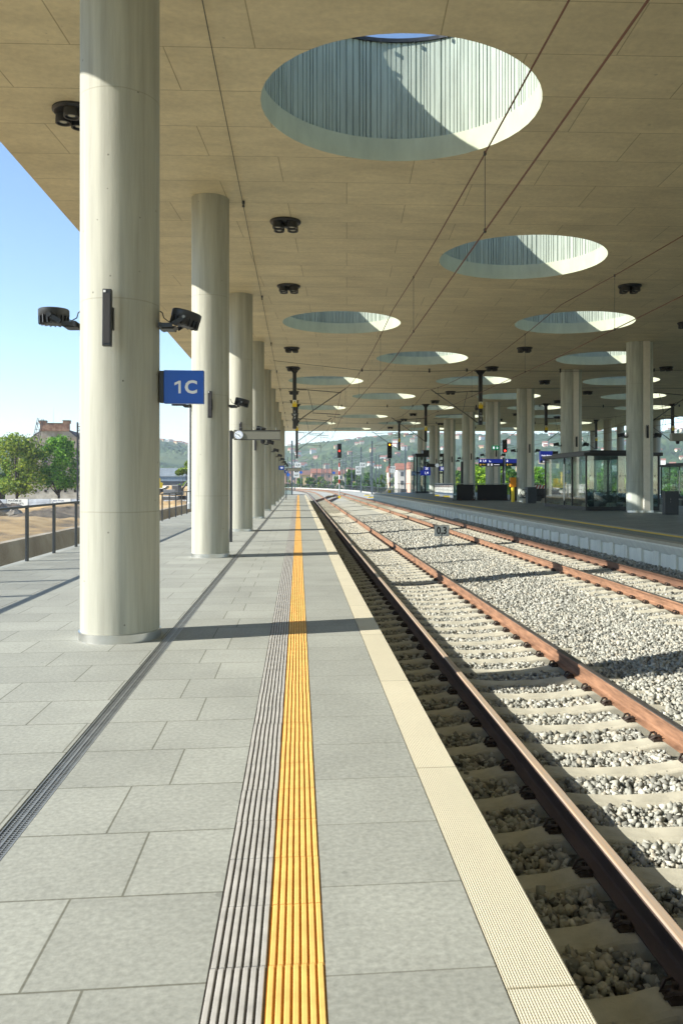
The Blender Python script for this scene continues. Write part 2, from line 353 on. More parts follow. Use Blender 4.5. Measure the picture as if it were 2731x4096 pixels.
NOSE = nose_material()
obj('edge_coping', MB().b2(.662, .885, PB, PY1, -.12, .004), NOSE, plat)
obj('coping_joint', MB().b2(.655, .662, PY0, PY1, -.05, -.012), CABLE, plat)
# tactile ribs: tiles of .4 m, seven ribs each
def ribs(x0, x1, nrib, seed):
    r_ = random.Random(seed); mb = MB(); p = (x1-x0)/nrib; y = PY0; hw = p*.36
    while y < PY1-.1:
        L_ = .4 if y < 45 else 3.6
        L_ = min(L_, PY1-y); j = r_.uniform(-.0016,.0016); jz = r_.uniform(-.0006,.0006)
        for i in range(nrib):
            c = x0+p*(i+.5)+j
            mb.prism([(c-hw,-.004),(c-hw*.92,.003+jz),(c-hw*.72,.005+jz),(c+hw*.72,.005+jz),(c+hw*.92,.003+jz),(c+hw,-.004)], y+.002, y+L_-.002)
        y += L_
    return mb
obj('strip_bed', MB().b2(-.297, -.1025, PY0, PY1, -.03, -.003), mat('dark_grey_strip_bed', (.075,.065,.055), .8, var=.15, vscale=20), plat)
obj('guidance_strip', ribs(-.293, -.104, 7, 1), mat('grey_tactile_ribs', (.385,.37,.335), .8, var=.16, vscale=9), plat, smooth=True)
obj('strip_bed', MB().b2(-.1025, .090, PY0, PY1, -.03, -.003), mat('ochre_strip_bed', (.46,.20,.012), .7, var=.15, vscale=12), plat)
obj('warning_strip', ribs(-.101, .088, 7, 2), mat('yellow_tactile_ribs', (.74,.44,.12), .85, var=.14, vscale=9), plat, smooth=True)
# drain channel
obj('drain_slot', MB().b2(-1.378, -1.262, PY0, PY1, -.08, -.03), CABLE, plat)
mb = MB()
mb.b2(-1.366, -1.360, PY0, PY1, -.03, .001).b2(-1.272, -1.264, PY0, PY1, -.03, .001).b2(-1.322, -1.312, PY0, PY1, -.02, -.001)
mb.b2(-1.343, -1.339, PY0, PY1, -.02, -.002).b2(-1.296, -1.292, PY0, PY1, -.02, -.002)
y = PY0
while y < 24:
    mb.b2(-1.360, -1.272, y, y+.011, -.02, -.004); y += .022
while y < PY1-.2:
    mb.b2(-1.360, -1.272, y, y+.10, -.02, -.004); y += .2
obj('drain_grate', mb, mat('galvanised_drain_grate', (.30,.31,.30), .45, .6, var=.15, vscale=9), plat)

# ------------------------------------------------------------------ trackbed, ballast, tracks
T1X, T2X, T3X, T4X = 2.545, 7.05, 22.6, 25.95
Z1, Z2 = -.52, -.39                              # rail-top heights
BX = [.86,1.1,1.8,2.55,3.4,4.2,5.0,5.8,7.0,8.0,8.4,9.0]
BZ = [-.77,-.76,-.755,-.775,-.755,-.725,-.665,-.635,-.635,-.63,-.585,-.56]
def bz(x): return float(np.interp(x, BX, BZ))
S0, RAD = 150.0, 430.0
def path(off, s):                                # track alignment: straight, then bending left
    if s <= S0: return (off, s)
    a = (s-S0)/RAD; return (-RAD + (RAD+off)*math.cos(a), S0 + (RAD+off)*math.sin(a))
BALM = mat('ballast_bed', (.10,.10,.085), .95, var=.45, vscale=26, bump=.8, bscale=30, col2=(.20,.20,.17), detail=8)  # bed coloured dark to paint the shade in gaps between the stones
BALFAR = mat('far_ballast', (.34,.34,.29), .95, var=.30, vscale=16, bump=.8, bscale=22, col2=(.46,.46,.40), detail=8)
mb = MB(); ys = [PY0, 60, 98]
vs = [(x, y, z-.05) for y in (PB, 52) for x, z in zip(BX, BZ)]; n = len(BX)
mb.add(vs, [(i, i+1, n+i+1, n+i) for i in range(n-1)])
tag(obj('ballast_bed', mb, BALM), kind='structure')
mb = MB(); vs = [(x, y, z) for y in (52, 97.9) for x, z in zip(BX, BZ)]
mb.add(vs, [(i, i+1, n+i+1, n+i) for i in range(n-1)])
tag(obj('far_ballast_bed', mb, BALFAR), kind='structure')
# viaduct deck after the station
mb = MB(); ss = [97.9]+[100+10*i for i in range(0, 46)]
vs = []
for s in ss:
    for off, z in ((-4.4,-.74),(4,-.72),(8.5,-.62),(13.2,-.60)):
        p = path(off, s); vs.append((p[0], p[1], z))
mb.add(vs, [(j*4+i, j*4+i+1, j*4+4+i+1, j*4+4+i) for j in range(len(ss)-1) for i in range(3)])
tag(obj('viaduct_trackbed', mb, BALFAR), kind='structure')
mb = MB(); vs = []
for s in ss:
    for off, z in ((-4.4,-.741),(-4.8,-.45),(-4.8,-5),(13.2,-5),(13.4,-5),(13.4,-.35),(13.2,-.35),(13.2,-.62)):
        p = path(off, s); vs.append((p[0], p[1], z))
mb.add(vs, [(j*8+i, j*8+i+1, j*8+8+i+1, j*8+8+i) for j in range(len(ss)-1) for i in range(7)])
tag(obj('viaduct', mb, mat('white_viaduct_concrete', (.62,.61,.56), .8, var=.08, vscale=.4)), kind='structure')

def stones(n, x0, x1, y0, y1, smin, smax, seed, keep=None, lift=.0):
    g = np.random.default_rng(seed)
    x = g.uniform(x0, x1, n); y = g.uniform(y0, y1, n)
    if keep is not None:
        kmask = keep(x, y, g); x = x[kmask]; y = y[kmask]; n = len(x)
    z = np.interp(x, BX, BZ) - .012 + g.uniform(-.018, .022, n) + lift
    # heap against the island wall
    base = np.array([[a,b,c] for c in (-1,1) for b in (-1,1) for a in (-1,1)], float)*.5
    s = (smin+(smax-smin)*g.random(n)**1.5)[:,None]*np.stack([g.uniform(.75,1.35,n), g.uniform(.65,1.1,n), g.uniform(.5,.95,n)],1)
    V = base[None]*s[:,None,:]*(1+g.uniform(-.55,.25,(n,8,3)))
    q = g.normal(size=(n,4)); q /= np.linalg.norm(q,axis=1,keepdims=True); a,b,c,d = q.T
    Rm = np.stack([1-2*(c*c+d*d),2*(b*c-a*d),2*(b*d+a*c),2*(b*c+a*d),1-2*(b*b+d*d),2*(c*d-a*b),2*(b*d-a*c),2*(c*d+a*b),1-2*(b*b+c*c)],1).reshape(n,3,3)
    V = np.einsum('nij,nkj->nki', Rm, V) + np.stack([x,y,z],1)[:,None,:]
    Fq = np.array([(0,2,3),(0,3,1),(4,5,7),(4,7,6),(0,1,5),(0,5,4),(2,6,7),(2,7,3),(0,4,6),(0,6,2),(1,3,7),(1,7,5)])
    Fa = (Fq[None] + (np.arange(n)*8)[:,None,None]).reshape(-1,3)
    return V.reshape(-1,3), Fa
def raw_mesh(name, V, Fa):
    me = bpy.data.meshes.new(name); k = Fa.shape[1]
    me.vertices.add(len(V)); me.vertices.foreach_set('co', V.astype(np.float32).ravel())
    me.loops.add(Fa.size); me.loops.foreach_set('vertex_index', Fa.astype(np.int32).ravel())
    me.polygons.add(len(Fa)); me.polygons.foreach_set('loop_start', np.arange(0, Fa.size, k, dtype=np.int32))
    me.update(calc_edges=True); return me
SLP = .6
def keep(x, y, g):                              # leave the sleeper tops mostly bare
    m = np.ones(len(x), bool)
    for tx, z in ((T1X, 0), (T2X, 0)):
        on = (np.abs(x-tx) < 1.31) & (np.abs(((y+.3) % SLP) - .3) < .105)
        m &= ~(on & (g.random(len(x)) > .06))
        rail = (np.abs(np.abs(x-tx)-.753) < .11); m &= ~rail
    return m
Vs = []; Fs = []; o_ = 0
for args in ((125000,.90,8.75,1.6,14.5,.020,.060,1,keep,0), (75000,.90,8.75,14.5,28,.026,.066,2,keep,0), (34000,.90,8.75,28,54,.05,.085,3,keep,0), (5200,8.3,8.86,8,46,.04,.075,4,None,.03), (2600,8.55,8.86,8,46,.04,.075,5,None,.07)):
    V_, F_ = stones(*args); Vs.append(V_); Fs.append(F_+o_); o_ += len(V_)
me = raw_mesh('ballast', np.concatenate(Vs), np.concatenate(Fs))
BST = bpy.data.materials.new('granite_ballast_stones'); BST.use_nodes = True
n_ = BST.node_tree.nodes; L_ = BST.node_tree.links; g_ = n_.new('ShaderNodeNewGeometry'); r_ = n_.new('ShaderNodeValToRGB')
L_.new(g_.outputs['Random Per Island'], r_.inputs[0]); e = r_.color_ramp.elements
e[0].color = (.12,.12,.105,1); e[1].color = (.60,.59,.52,1); q = e.new(.3); q.color = (.29,.295,.26,1); q = e.new(.7); q.color = (.43,.43,.375,1); q = e.new(.88); q.color = (.36,.33,.26,1)
L_.new(r_.outputs[0], n_['Principled BSDF'].inputs['Base Color']); n_['Principled BSDF'].inputs['Roughness'].default_value = .85
me.materials.append(BST)
tag(obj('ballast', me, None), 'loose pale grey granite ballast between and beside the rails', kind='stuff')

# rail meshes
def rail_profile(z):   # z = top
    return [(-.075,z-.172),(.075,z-.172),(.075,z-.160),(.02,z-.145),(.010,z-.13),(.010,z-.052),(.034,z-.040),(.036,z-.014),(.031,z-.005),(.024,z-.0015),(-.024,z-.0015),(-.031,z-.005),(-.036,z-.014),(-.034,z-.040),(-.010,z-.052),(-.010,z-.13),(-.02,z-.145),(-.075,z-.160)]
def sweep_rail(off, z, s0, s1, step=6, prof=None, pf=path):
    P = prof or rail_profile(z); ss = [s0]; 
    while ss[-1] < s1: ss.append(min(s1, ss[-1] + (step if ss[-1] >= S0-1 else max(step, min(60, S0-ss[-1])))))
    vs = []
    for s in ss:
        p = pf(off, s); p2 = pf(off, s+.1); h = math.atan2(-(p2[0]-p[0]), p2[1]-p[1])
        for a, b in P: vs.append((p[0]+a*math.cos(h), p[1]+a*math.sin(h), b))
    n = len(P); mb = MB(); mb.add(vs, [(j*n+i, j*n+(i+1)%n, (j+1)*n+(i+1)%n, (j+1)*n+i) for j in range(len(ss)-1) for i in range(n)]+[tuple(range(n-1,-1,-1)), tuple((len(ss)-1)*n+i for i in range(n))])
    return mb
def head_prof(z): return [(-.033,z-.007),(-.027,z-.0010),(-.022,z+.001),(.022,z+.001),(.027,z-.0010),(.033,z-.007)]
# sleeper: arched top, seats at +-.753
xs = [-1.3,-1.05,-.92,-.62,-.45,-.2,.2,.45,.62,.92,1.05,1.3]; zs = [-.225,-.21,-.182,-.182,-.205,-.225,-.225,-.205,-.182,-.182,-.21,-.225]
mb = MB(); n = len(xs); vs = []
for yy, dz in ((-.145,-.12),(-.115,-.012),(-.105,.0),(-.08,.012),(.08,.012),(.105,.0),(.115,-.012),(.145,-.12)):
    for x, z in zip(xs, zs): vs.append((x, yy, z+dz-.012))
mb.add(vs, [(j*n+i, j*n+i+1, (j+1)*n+i+1, (j+1)*n+i) for j in range(7) for i in range(n-1)])
for e_ in (0, n-1): mb.add([vs[j*n+e_] for j in range(8)], [(0,1,2,3,4,5,6,7)])
sleeper_me = mk(mb, 'sleeper'); sleeper_me.materials.append(SLEEP)
mb = MB()
for yy in (-.045, .045):
    mb.tube([(.075,yy,-.165),(.10,yy*1.3,-.128),(.135,yy*1.1,-.13),(.165,yy*.6,-.165),(.12,yy*.2,-.15)], .011, 5)
mb.lathe([(.02,-.18),(.02,-.145),(.013,-.14),(.013,-.115)], 6, (.112,0,0))
mb.box((.115,0,-.174), (.08,.12,.024))
clip_me = mk(mb, 'rail_fastening'); clip_me.materials.append(CLIPM)
mb = MB().box((0,0,-.1), (.17,.12,.12)); 
def make_track(label, tx, z, s1, mats, d_first, nparts=100, fast=60, far=True):
    t = thing('railway_track', label, 'railway track', (0,0,0))
    for i, sgn in enumerate((-1,1)):
        r = obj('rail', sweep_rail(tx+sgn*.753, z, PY0 if z > -9 else 0, s1), mats[i][0], t, label=mats[i][2])
        obj('running_surface', sweep_rail(tx+sgn*.753, z, PY0, s1, prof=head_prof(z)), mats[i][1], r)
    k0 = round(d_first/SLP)
    for k in range(nparts):
        s = obj('sleeper', sleeper_me, None, t, (tx, (k0+k)*SLP, z))
        if k < fast:
            for sgn in (-1,1):
                for rz_ in (0, math.pi): obj('rail_fastening', clip_me, None, s, (sgn*.753,0,0), rot=(0,0,rz_))
    mb = MB(); k = k0+nparts
    while k*SLP < min(s1, 330):
        p = path(tx, k*SLP); mb.box((p[0], p[1], z-.24), (2.6,.22,.10)); k += 1
    o = obj('distant_sleepers', mb, SLEEP, t); o['kind'] = 'stuff'
    return t
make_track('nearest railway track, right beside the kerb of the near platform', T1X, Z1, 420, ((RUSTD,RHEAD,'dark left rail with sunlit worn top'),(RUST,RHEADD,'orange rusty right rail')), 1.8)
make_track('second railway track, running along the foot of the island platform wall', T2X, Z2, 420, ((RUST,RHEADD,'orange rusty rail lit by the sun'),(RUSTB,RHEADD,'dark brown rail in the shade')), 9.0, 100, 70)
# crossover of the turnouts
def xpath(off, s):
    t = min(1, max(0, (s-92)/46)); t = t*t*(3-2*t); return (off + 4.5*t - max(0, s-S0)**2/(2*RAD), s)
t = thing('crossover_track', 'rusty turnout rails crossing between the two tracks beyond the near platform', 'railway track')
for sgn in (-1,1): obj('rail', sweep_rail(T1X+sgn*.753, Z1+.012, 93, 138, step=3, pf=lambda o, s: (o+4.5*(lambda q: q*q*(3-2*q))((s-92)/46), s)), RUST, t)
mb = MB()
for i in range(9): mb.tube([(T1X+1.2+.25*i, 112+i*.9, -.5),(T1X+1.25+.25*i,112.9+i*.9,-.48)], .12, 5)
obj('guard_rail', mb, RUSTD, t)

# ------------------------------------------------------------------ island platform
EX = 8.73
def sloped(x0, x1, z0, z1, y0, y1, th=.3):
    return MB().prism([(x0,z0),(x1,z1),(x1,z1-th),(x0,z0-th)], y0, y1)
IY0, IY1 = -54.0, 99.0
isl = tag(obj('island_platform', sloped(EX+.25, 20.9, -.30, -.25, IY0, IY1, 1.0), MATS['platform_base_concrete']), kind='structure')
PAVI = brick_mat('island_paving', (.20,.225,.20), .8, .4, mortar=.006, mcol=(.07,.07,.06), var=.10, grain=.15, gscale=40, blotch=.10, bump=.3, rough=.55)
obj('paving', sloped(EX+.30, EX+.98, .165, .17, IY0, IY1, .08), PAVI, isl)
obj('guidance_strip', sloped(EX+1.20, EX+1.42, .177, .180, IY0, IY1, .08), MATS['grey_tactile_ribs'], isl)
obj('warning_strip', sloped(EX+.98, EX+1.20, .175, .177, IY0, IY1, .08), mat('island_yellow_line', (.78,.58,.08), .7, var=.08, vscale=5), isl)
obj('paving', sloped(EX+1.42, 12.2, .178, ZI, IY0, IY1, .5), PAVI, isl)
obj('paving', sloped(12.2, 20.9, ZI, ZI, IY0, IY1, .5), PAVI, isl)
obj('edge_coping', sloped(EX, EX+.30, .164, .166, IY0, IY1, .075), mat('brownish_coping', (.36,.33,.25), .7, var=.08, vscale=4), isl)
FAS = mat('precast_wall_concrete', (.74,.735,.65), .85, var=.10, vscale=2.2, bump=.1, stretch=(1,3,.5))
# one precast wall panel, 2 m long, two recesses
mb = MB(); PL = 1.985
def wallx(z): return EX+.03 if z > .0 else EX+.03
prof = [(.03,.09),(.03,.03),(.17,-.26),(.17,-.30),(.17,-.95),(.42,-.95),(.42,.09)]
# frame pieces around recesses
def seg(y0, y1, px): return mb.prism([(EX+a, b) for a, b in px], y0, y1)
seg(0, PL, [(.03,.09),(.03,.05),(.16,-.13),(.42,-.13),(.42,.09)])
for a, b in ((0,.16),(.86,1.12),(1.82,PL)): seg(a, b, [(.16,-.13),(.16,-.98),(.42,-.98),(.42,-.13)])
for a, b in ((.16,.86),(1.12,1.82)):
    seg(a, b, [(.16,-.13),(.215,-.17),(.42,-.17),(.42,-.13)])
    seg(a, b, [(.215,-.17),(.215,-.98),(.42,-.98),(.42,-.17)])
pan = mk(mb, 'wall_panel'); pan.materials.append(FAS)
for i in range(51): obj('wall_panel', pan, None, isl, (0, -3.9+2.0*i, 0))
obj('end_wall', MB().b2(EX+.2, 20.9, IY1, IY1+.15, -1, .1), FAS, isl)
# far platform and tracks beyond the island
tag(obj('far_trackbed', MB().b2(20.9, 27.6, PY0, 98, -1.2, -.62), BALFAR), kind='structure')
far = tag(obj('far_platform', MB().b2(27.6, 36.6, IY0, 99, -1.4, ZI), PAVI), kind='structure')
for tx, lb in ((T3X, 'third railway track, hidden behind the island platform, nearer to it'), (T4X, 'fourth railway track, beyond the island platform beside the farthest platform')):
    t = thing('railway_track', lb, 'railway track')
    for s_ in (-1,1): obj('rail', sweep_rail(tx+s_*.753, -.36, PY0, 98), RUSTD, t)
# ------------------------------------------------------------------ columns
def col_mesh(r, z0, z1, cx=0, rot=0):
    mb = MB(); mb.lathe([(r-.014,z0),(r-.014,z1)], 64, (cx,0,0)); return mb
def ring_mesh(r, z0, cx=0): return MB().lathe([(r+.002,z0-.005),(r+.002,z0+.085),(r-.010,z0+.088)], 64, (cx,0,0))
cm = mk(col_mesh(.41, 0, ZC+.02), 'column', True); cm.materials.append(CONC); rm = mk(ring_mesh(.41, 0), 'base_ring', True); rm.materials.append(STEEL)
# floodlight variants
def flood(tilt, side, label, group, loc):
    t = thing('floodlight', label, 'floodlight', loc, 0 if side > 0 else math.pi, group); t.scale = (.86,.86,.86)
    key = 'fl%d' % round(tilt)
    if key not in MESHC:
        T = Matrix.Translation((.30,0,.03)) @ Matrix.Rotation(R(tilt), 4, 'Y')
        mb = MB(); mb.lathe([(.165,-.02),(.178,.0),(.178,.065),(.17,.075)], 32, M=T); h = mk(mb, 'housing', True); h.materials.append(BLACK)
        mb = MB(); mb.lathe([(.10,-.105),(.135,-.09),(.155,-.02)], 24, M=T)
        for i in range(18):
            a = i*math.pi*2/18; mb.box((0,0,0), (.06,.012,.10), M=T @ Matrix.Translation((.145*math.cos(a),.145*math.sin(a),-.055)) @ Matrix.Rotation(a,4,'Z'))
        # box() centres with c, so M carries everything
        f_ = mk(mb, 'heat_sink'); f_.materials.append(BLACK)
        mb = MB(); mb.lathe([(.15,.0755),(.15,.078)], 32, M=T); l_ = mk(mb, 'lens'); l_.materials.append(mat('floodlight_lens', (.35,.37,.38), .12))
        mb = MB()
        for sy in (-1,1):
            mb.box((0,0,0), (.14,.012,.05), M=Matrix.Translation((.235,sy*.19,-.035)) @ Matrix.Rotation(R(-32),4,'Y'))
            mb.box((.08,sy*.165,-.085), (.17,.012,.05), rz=sy*R(8)); mb.lathe([(.028,0),(.028,.02)], 12, (.30,sy*.196-(.01 if sy<0 else -.0),.01), axis='Y')
        mb.box((.02,0,-.085), (.03,.34,.06)); mb.prism([(.0,-.12),(.16,-.12),(.20,-.085),(.0,-.085)], -.10, .10)
        b_ = mk(mb, 'bracket'); b_.materials.append(BLACK)
        mb = MB().lathe([(.018,0),(.018,.012)], 12, (.30,-.206,.012), axis='Y'); k_ = mk(mb, 'pivot_bolt'); k_.materials.append(GREYM)
        mb = MB().tube([(-.0,-.04,.10),(.03,-.05,.08),(.045,-.05,.02),(.10,-.03,-.02),(.16,0,.0)], .007, 6); c_ = mk(mb, 'cable'); c_.materials.append(CABLE)
        MESHC[key] = (h, f_, l_, b_, k_, c_)
    h, f_, l_, b_, k_, c_ = MESHC[key]
    hh = obj('housing', h, None, t); obj('heat_sink', f_, None, hh); obj('lens', l_, None, hh); bb = obj('bracket', b_, None, t); obj('pivot_bolt', k_, None, bb); obj('cable', c_, None, t)
    if side < 0: obj('pivot_bolt', k_, None, bb, (.6,0,0), rot=(0,0,math.pi))
    return t
MESHC = {}
bar_b = mk(MB().box((0,0,0),(.085,.065,.56)), 'enclosure', bevel=.006); bar_b.materials.append(BLACK)
bar_k = mk(MB().box((.02,.055,.0),(.06,.06,.22)), 'bracket'); bar_k.materials.append(BLACK)
bar_g = mk(MB().box((0,-.034,-.01),(.06,.003,.49)), 'grille'); bar_g.materials.append(mat('speaker_grille', (.03,.03,.033), .8, bump=.6, bscale=300))
bar_s = mk(MB().box((-.022,-.0345,.255),(.022,.004,.022)), 'sticker'); bar_s.materials.append(WHITE)
def speaker(loc, label, group, rz=0):
    t = thing('line_loudspeaker', label, 'loudspeaker', loc, rz, group)
    b = obj('enclosure', bar_b, None, t, rot=(R(-2),0,0)); obj('grille', bar_g, None, b); obj('sticker', bar_s, None, b); obj('bracket', bar_k, None, t); return t
for i in range(10):
    d = 8.66+9.22*i; X = -1.84 if i == 0 else -1.875; p = W(X, d); o1 = ORD[i]
    c = obj('column', cm, None, None, (*p, 0), rot=(0,0,i*1.7)); tag(c, f'{o1} round concrete column from the camera in the row along the near platform', 'column', 'columns on the near platform')
    obj('base_ring', rm, None, c)
    if i > 0 or True:
        flood(14, 1, f'black floodlight on the track side of the {o1} near-platform column, tilted down', 'floodlights facing the track on the near platform', (p[0]+.41, p[1], 3.30))
        if i < 2: flood(1, -1, f'black floodlight on the railing side of the {o1} near-platform column, lying level', 'floodlights facing the railing', (p[0]-.41, p[1], 3.30))
        if i < 4: speaker((p[0]-.02+(.06 if i else 0), p[1]-.50, 3.22), f'slim black line loudspeaker on the front of the {o1} near-platform column', 'line loudspeakers on columns')
# island double columns with fluted metal cover
mb = col_mesh(.42, ZI, ZC+.02, -.17); mb2 = col_mesh(.42, ZI, ZC+.02, .17)
cmA = mk(mb, 'column', True); cmA.materials.append(CONC_R); cmB = mk(mb2, 'column_half', True); cmB.materials.append(CONC_R)
mb = MB(); mb.b2(0,.27,-.47,-.30,ZI+.09,ZC)
for q in range(7): mb.b2(.003+q*.04, .023+q*.04, -.492, -.47, ZI+.09, ZC)
cov = mk(mb, 'fluted_cover'); cov.materials.append(FLUTE)
rA = mk(ring_mesh(.42, ZI, -.17), 'base_ring', True); rA.materials.append(STEEL); rB = mk(ring_mesh(.425, ZI, .17), 'base_ring', True); rB.materials.append(STEEL)
for i in range(8):
    d = 36.4+9.15*i; p = W(14.82, d); o1 = ORD[i]
    c = obj('column', cmA, None, None, (*p, 0)); tag(c, f'{o1} double concrete column from the camera on the island platform, with fluted metal strip', 'column', 'double columns on the island platform')
    obj('column_half', cmB, None, c); obj('fluted_cover', cov, None, c); obj('base_ring', rA, None, c); obj('base_ring', rB, None, c)
    for s_, nm in ((-1,'left'),(1,'right')):
        f_ = flood(12, s_, f'small black floodlight on the {nm} flank of the {o1} island column', 'floodlights on the island columns', (p[0]+s_*.58, p[1], 3.62))
    speaker((p[0]+.12, p[1]-.56, 3.75), f'slim black line loudspeaker on the {o1} double column of the island', 'line loudspeakers on island columns')
for X, d, lb in ((30.4,73.2,'near'),(30.4,82.4,'middle'),(30.4,91.6,'far'),(35.2,82.4,'nearest'),(35.2,91.6,'middle'),(35.2,100,'far corner')):
    c = obj('column', cm, None, None, (*W(X, d), 0)); tag(c, f'{lb} round column of the {"row on" if X < 33 else "outer row edging"} the farthest platform, {"partly behind the glass shelter" if X < 33 else "bluish against the hill"}', 'column', 'columns on the farthest platform')
    obj('base_ring', rm, None, c, (0,0,ZI))

# ------------------------------------------------------------------ ceiling spot clusters
mb = MB().lathe([(.36,-.002),(.36,-.03),(.33,-.06)], 32); dm = mk(mb, 'mounting_disc', True); dm.materials.append(BLACK)
mb = MB().b2(-.06,.06,-.06,.06,-.14,-.06); arm_me = mk(mb, 'arm'); arm_me.materials.append(BLACK)
mb = MB().lathe([(.12,-.06),(.125,-.15),(.125,-.20),(.10,-.20),(.09,-.17)], 24); can_me = mk(mb, 'spot_can', True); can_me.materials.append(BLACK)
mb = MB().lathe([(.055,-.171),(.055,-.176)], 16); lens_me = mk(mb, 'lens'); lens_me.materials.append(mat('spot_lens', (.55,.53,.42), .15))
spots = []
for dc in (13.4, 31.8, 50.2, 68.6, 87.0):
    for X, lb in ((-.3,'over the near platform'),(10.2,'over the island edge'),(19.4,'beyond the island')):
        for q in (-6,6):
            if dc+q > 17 and (X < 19 or dc > 40): spots.append((X, dc+q, lb))
for dc in (31.8, 50.2, 68.6, 87.0): spots += [(14.75, dc, 'between the island columns')]
spots += [(24.0, 59.4, 'beyond the island'), (24.0, 77.8, 'beyond the island')]
spots.sort(key=lambda s: s[1]); cnt = {}
spots.append((-3.62, 13.6, 'beside the nearest column top'))
for X, d, lb in spots:
    cnt[lb] = cnt.get(lb, 0)+1
    lab = f'{ORD[cnt[lb]-1]} black round spotlight cluster on the ceiling {lb}' if lb[0:6] != 'beside' else 'black spotlight cluster on the ceiling half hidden by the nearest column'
    t = thing('ceiling_spotlight', lab, 'ceiling light', (*W(X, d), ZC), R(-5.5) if X > -2 else R(-52), 'spotlight clusters under the canopy')
    obj('mounting_disc', dm, None, t); obj('arm', arm_me, None, t)
    for sx, sy in ((-.16,-.13),(.16,-.13),(-.16,.13),(.16,.13)):
        c = obj('spot_can', can_me, None, t, (sx,sy,0)); obj('lens', lens_me, None, c)
# ------------------------------------------------------------------ signs on the near platform
p = W(-1.84, 8.66)
t = thing('platform_sector_sign', 'large blue sign reading 1C sticking out of the nearest column', 'sign', (p[0]+.41, p[1]-.02, 2.60), 0, 'platform sector signs')
obj('bracket', MB().box((.02,0,0), (.045,.10,.33)), BLACK, t, bevel=.003)
obj('panel', MB().box((.245,0,0), (.405,.09,.345)), BLUE, t, bevel=.004)
text('C', .185, WHITE, t, (.320,-.049,-.008), bold=.006)
obj('lettering', MB().prism([(.216,-.068),(.216,.063),(.196,.063),(.152,.040),(.152,.014),(.192,.034),(.192,-.068)], -.049, -.045), WHITE, t)
def small_sign(s, X, d, z, label, w=.40, h=.33, size=.17, dx=.0, m=NAVY, lm=LETTER):
    pp = W(X, d); t = thing('platform_sector_sign', label, 'sign', (pp[0], pp[1], z), 0, 'platform sector signs')
    obj('panel', MB().box((0,0,0), (w,.08,h)), m, t); text(s, size, lm, t, (dx,-.045,-.005), bold=.004); return t
p1 = PX(646.5, 1074.5, 63.9); small_sign('1D', p1.x/1, 63.9, p1.z, 'small blue sign reading 1D sticking out of the distant column row', m=BLUE)
p1 = PX(657.5, 1083.5, 82.6); small_sign('1E', p1.x, 82.6, p1.z, 'tiny blue sign reading 1E, beyond the 1D sign', m=BLUE)
# clock board on its post
def clock_board(X, d, zc, length, label, post_side, z0, clock=True, dome=True):
    pp = W(X, d); t = thing('train_display_board', label, 'display board', (pp[0], pp[1], z0), 0, 'train display boards')
    s_ = post_side; H = .235
    obj('post', MB().box((-s_*.035,0,(zc-z0+H/2)/2), (.07,.10,zc-z0+H/2)), BLACK, t)
    obj('bracket', MB().box((s_*.025,0,zc-z0), (.055,.11,.20)), BLACK, t)
    b = obj('box', MB().box((s_*(.05+length/2),0,zc-z0), (length,.14,H)), SIGNG, t, bevel=.004)
    obj('frame', MB().box((s_*(.05+length/2),0,zc-z0+H/2+.006), (length+.01,.16,.014)).box((s_*(.05+length/2),0,zc-z0-H/2-.006), (length+.01,.16,.014)), BLACK, t)
    if clock:
        cx = s_*(.05+.125) if s_ > 0 else s_*(.05+.13)
        c = obj('clock_face', MB().lathe([(.112,0),(.112,.02)], 32, (cx,-.092,zc-z0), axis='Y', M=None), mat('white_clock_face', (.82,.85,.88), .4, emit=(.8,.9,1), estr=.12), t)
        mb = MB()
        for q in range(12):
            a = q*math.pi/6; mb.box((cx+.09*math.sin(a),-.096,zc-z0+.09*math.cos(a)), (.012,.004,.02) , M=Matrix.Rotation(a,4,'Y'))
        obj('hour_marks', mb, BLUE, c)
        mb = MB(); 
        for a, L_, w_ in ((R(-68),.085,.010),(R(142),.055,.014)): mb.box((cx+L_/2*math.sin(a),-.099,zc-z0+L_/2*math.cos(a)), (w_,.004,L_+.02), M=Matrix.Rotation(a,4,'Y'))
        obj('hands', mb, BLACKL, c)
    if dome:
        for q in (.62,.76):
            mb = MB(); mb.lathe([(.06,.0),(.062,-.045),(.05,-.085),(.03,-.10),(.012,-.107)], 16, (s_*(.05+length*q),0,zc-z0-H/2-.012)); obj('camera_dome', mb, BLACK, t, smooth=True)
    mb = MB()
    for q in (.06,.9): mb.tube([(s_*(.05+length*q),0,zc-z0+H/2),(s_*(.05+length*q),0,zc-z0+H/2+.08)], .004)
    mb.tube([(s_*.06,0,zc-z0+H/2+.08),(s_*(.04+length),0,zc-z0+H/2+.08)], .003); obj('bird_wire', mb, GREYM, t)
    return t
p1 = PX(534, 999, 22.2)
clock_board(p1.x, 22.2, p1.z, 1.22, 'grey display board with a round white clock on a slim black post', 1, 0)
p1 = PX(661, 1078.5, 73)
clock_board(p1.x-.1, 73, p1.z, 1.2, 'small distant grey display board between the 1D and 1E signs', 1, 0, clock=False)
# earthing cable under the ceiling
t = thing('ceiling_cable', 'thin dark cable strung below the ceiling beside the near columns', 'cable', (0,0,0))
pts = []
mbk = MB()
for i in range(-1, 10):
    d = 18.0+9.2*(i-1); a = W(-1.18, d); pts.append((a[0], a[1], ZC-.10)); mid = W(-1.18, d+4.6); pts.append((mid[0], mid[1], ZC-.115))
    if d > 3: mbk.b2(a[0]-.03, a[0]+.03, a[1]-.04, a[1]+.04, ZC-.06, ZC).b2(a[0]-.015, a[0]+.015, a[1]-.02, a[1]+.02, ZC-.12, ZC-.06).lathe([(.028,0),(.028,.03)], 8, (a[0],a[1],ZC-.125))
obj('cable', MB().tube(pts, .008, 5), CABLE, t); obj('cable_clips', mbk, BLACK, t)

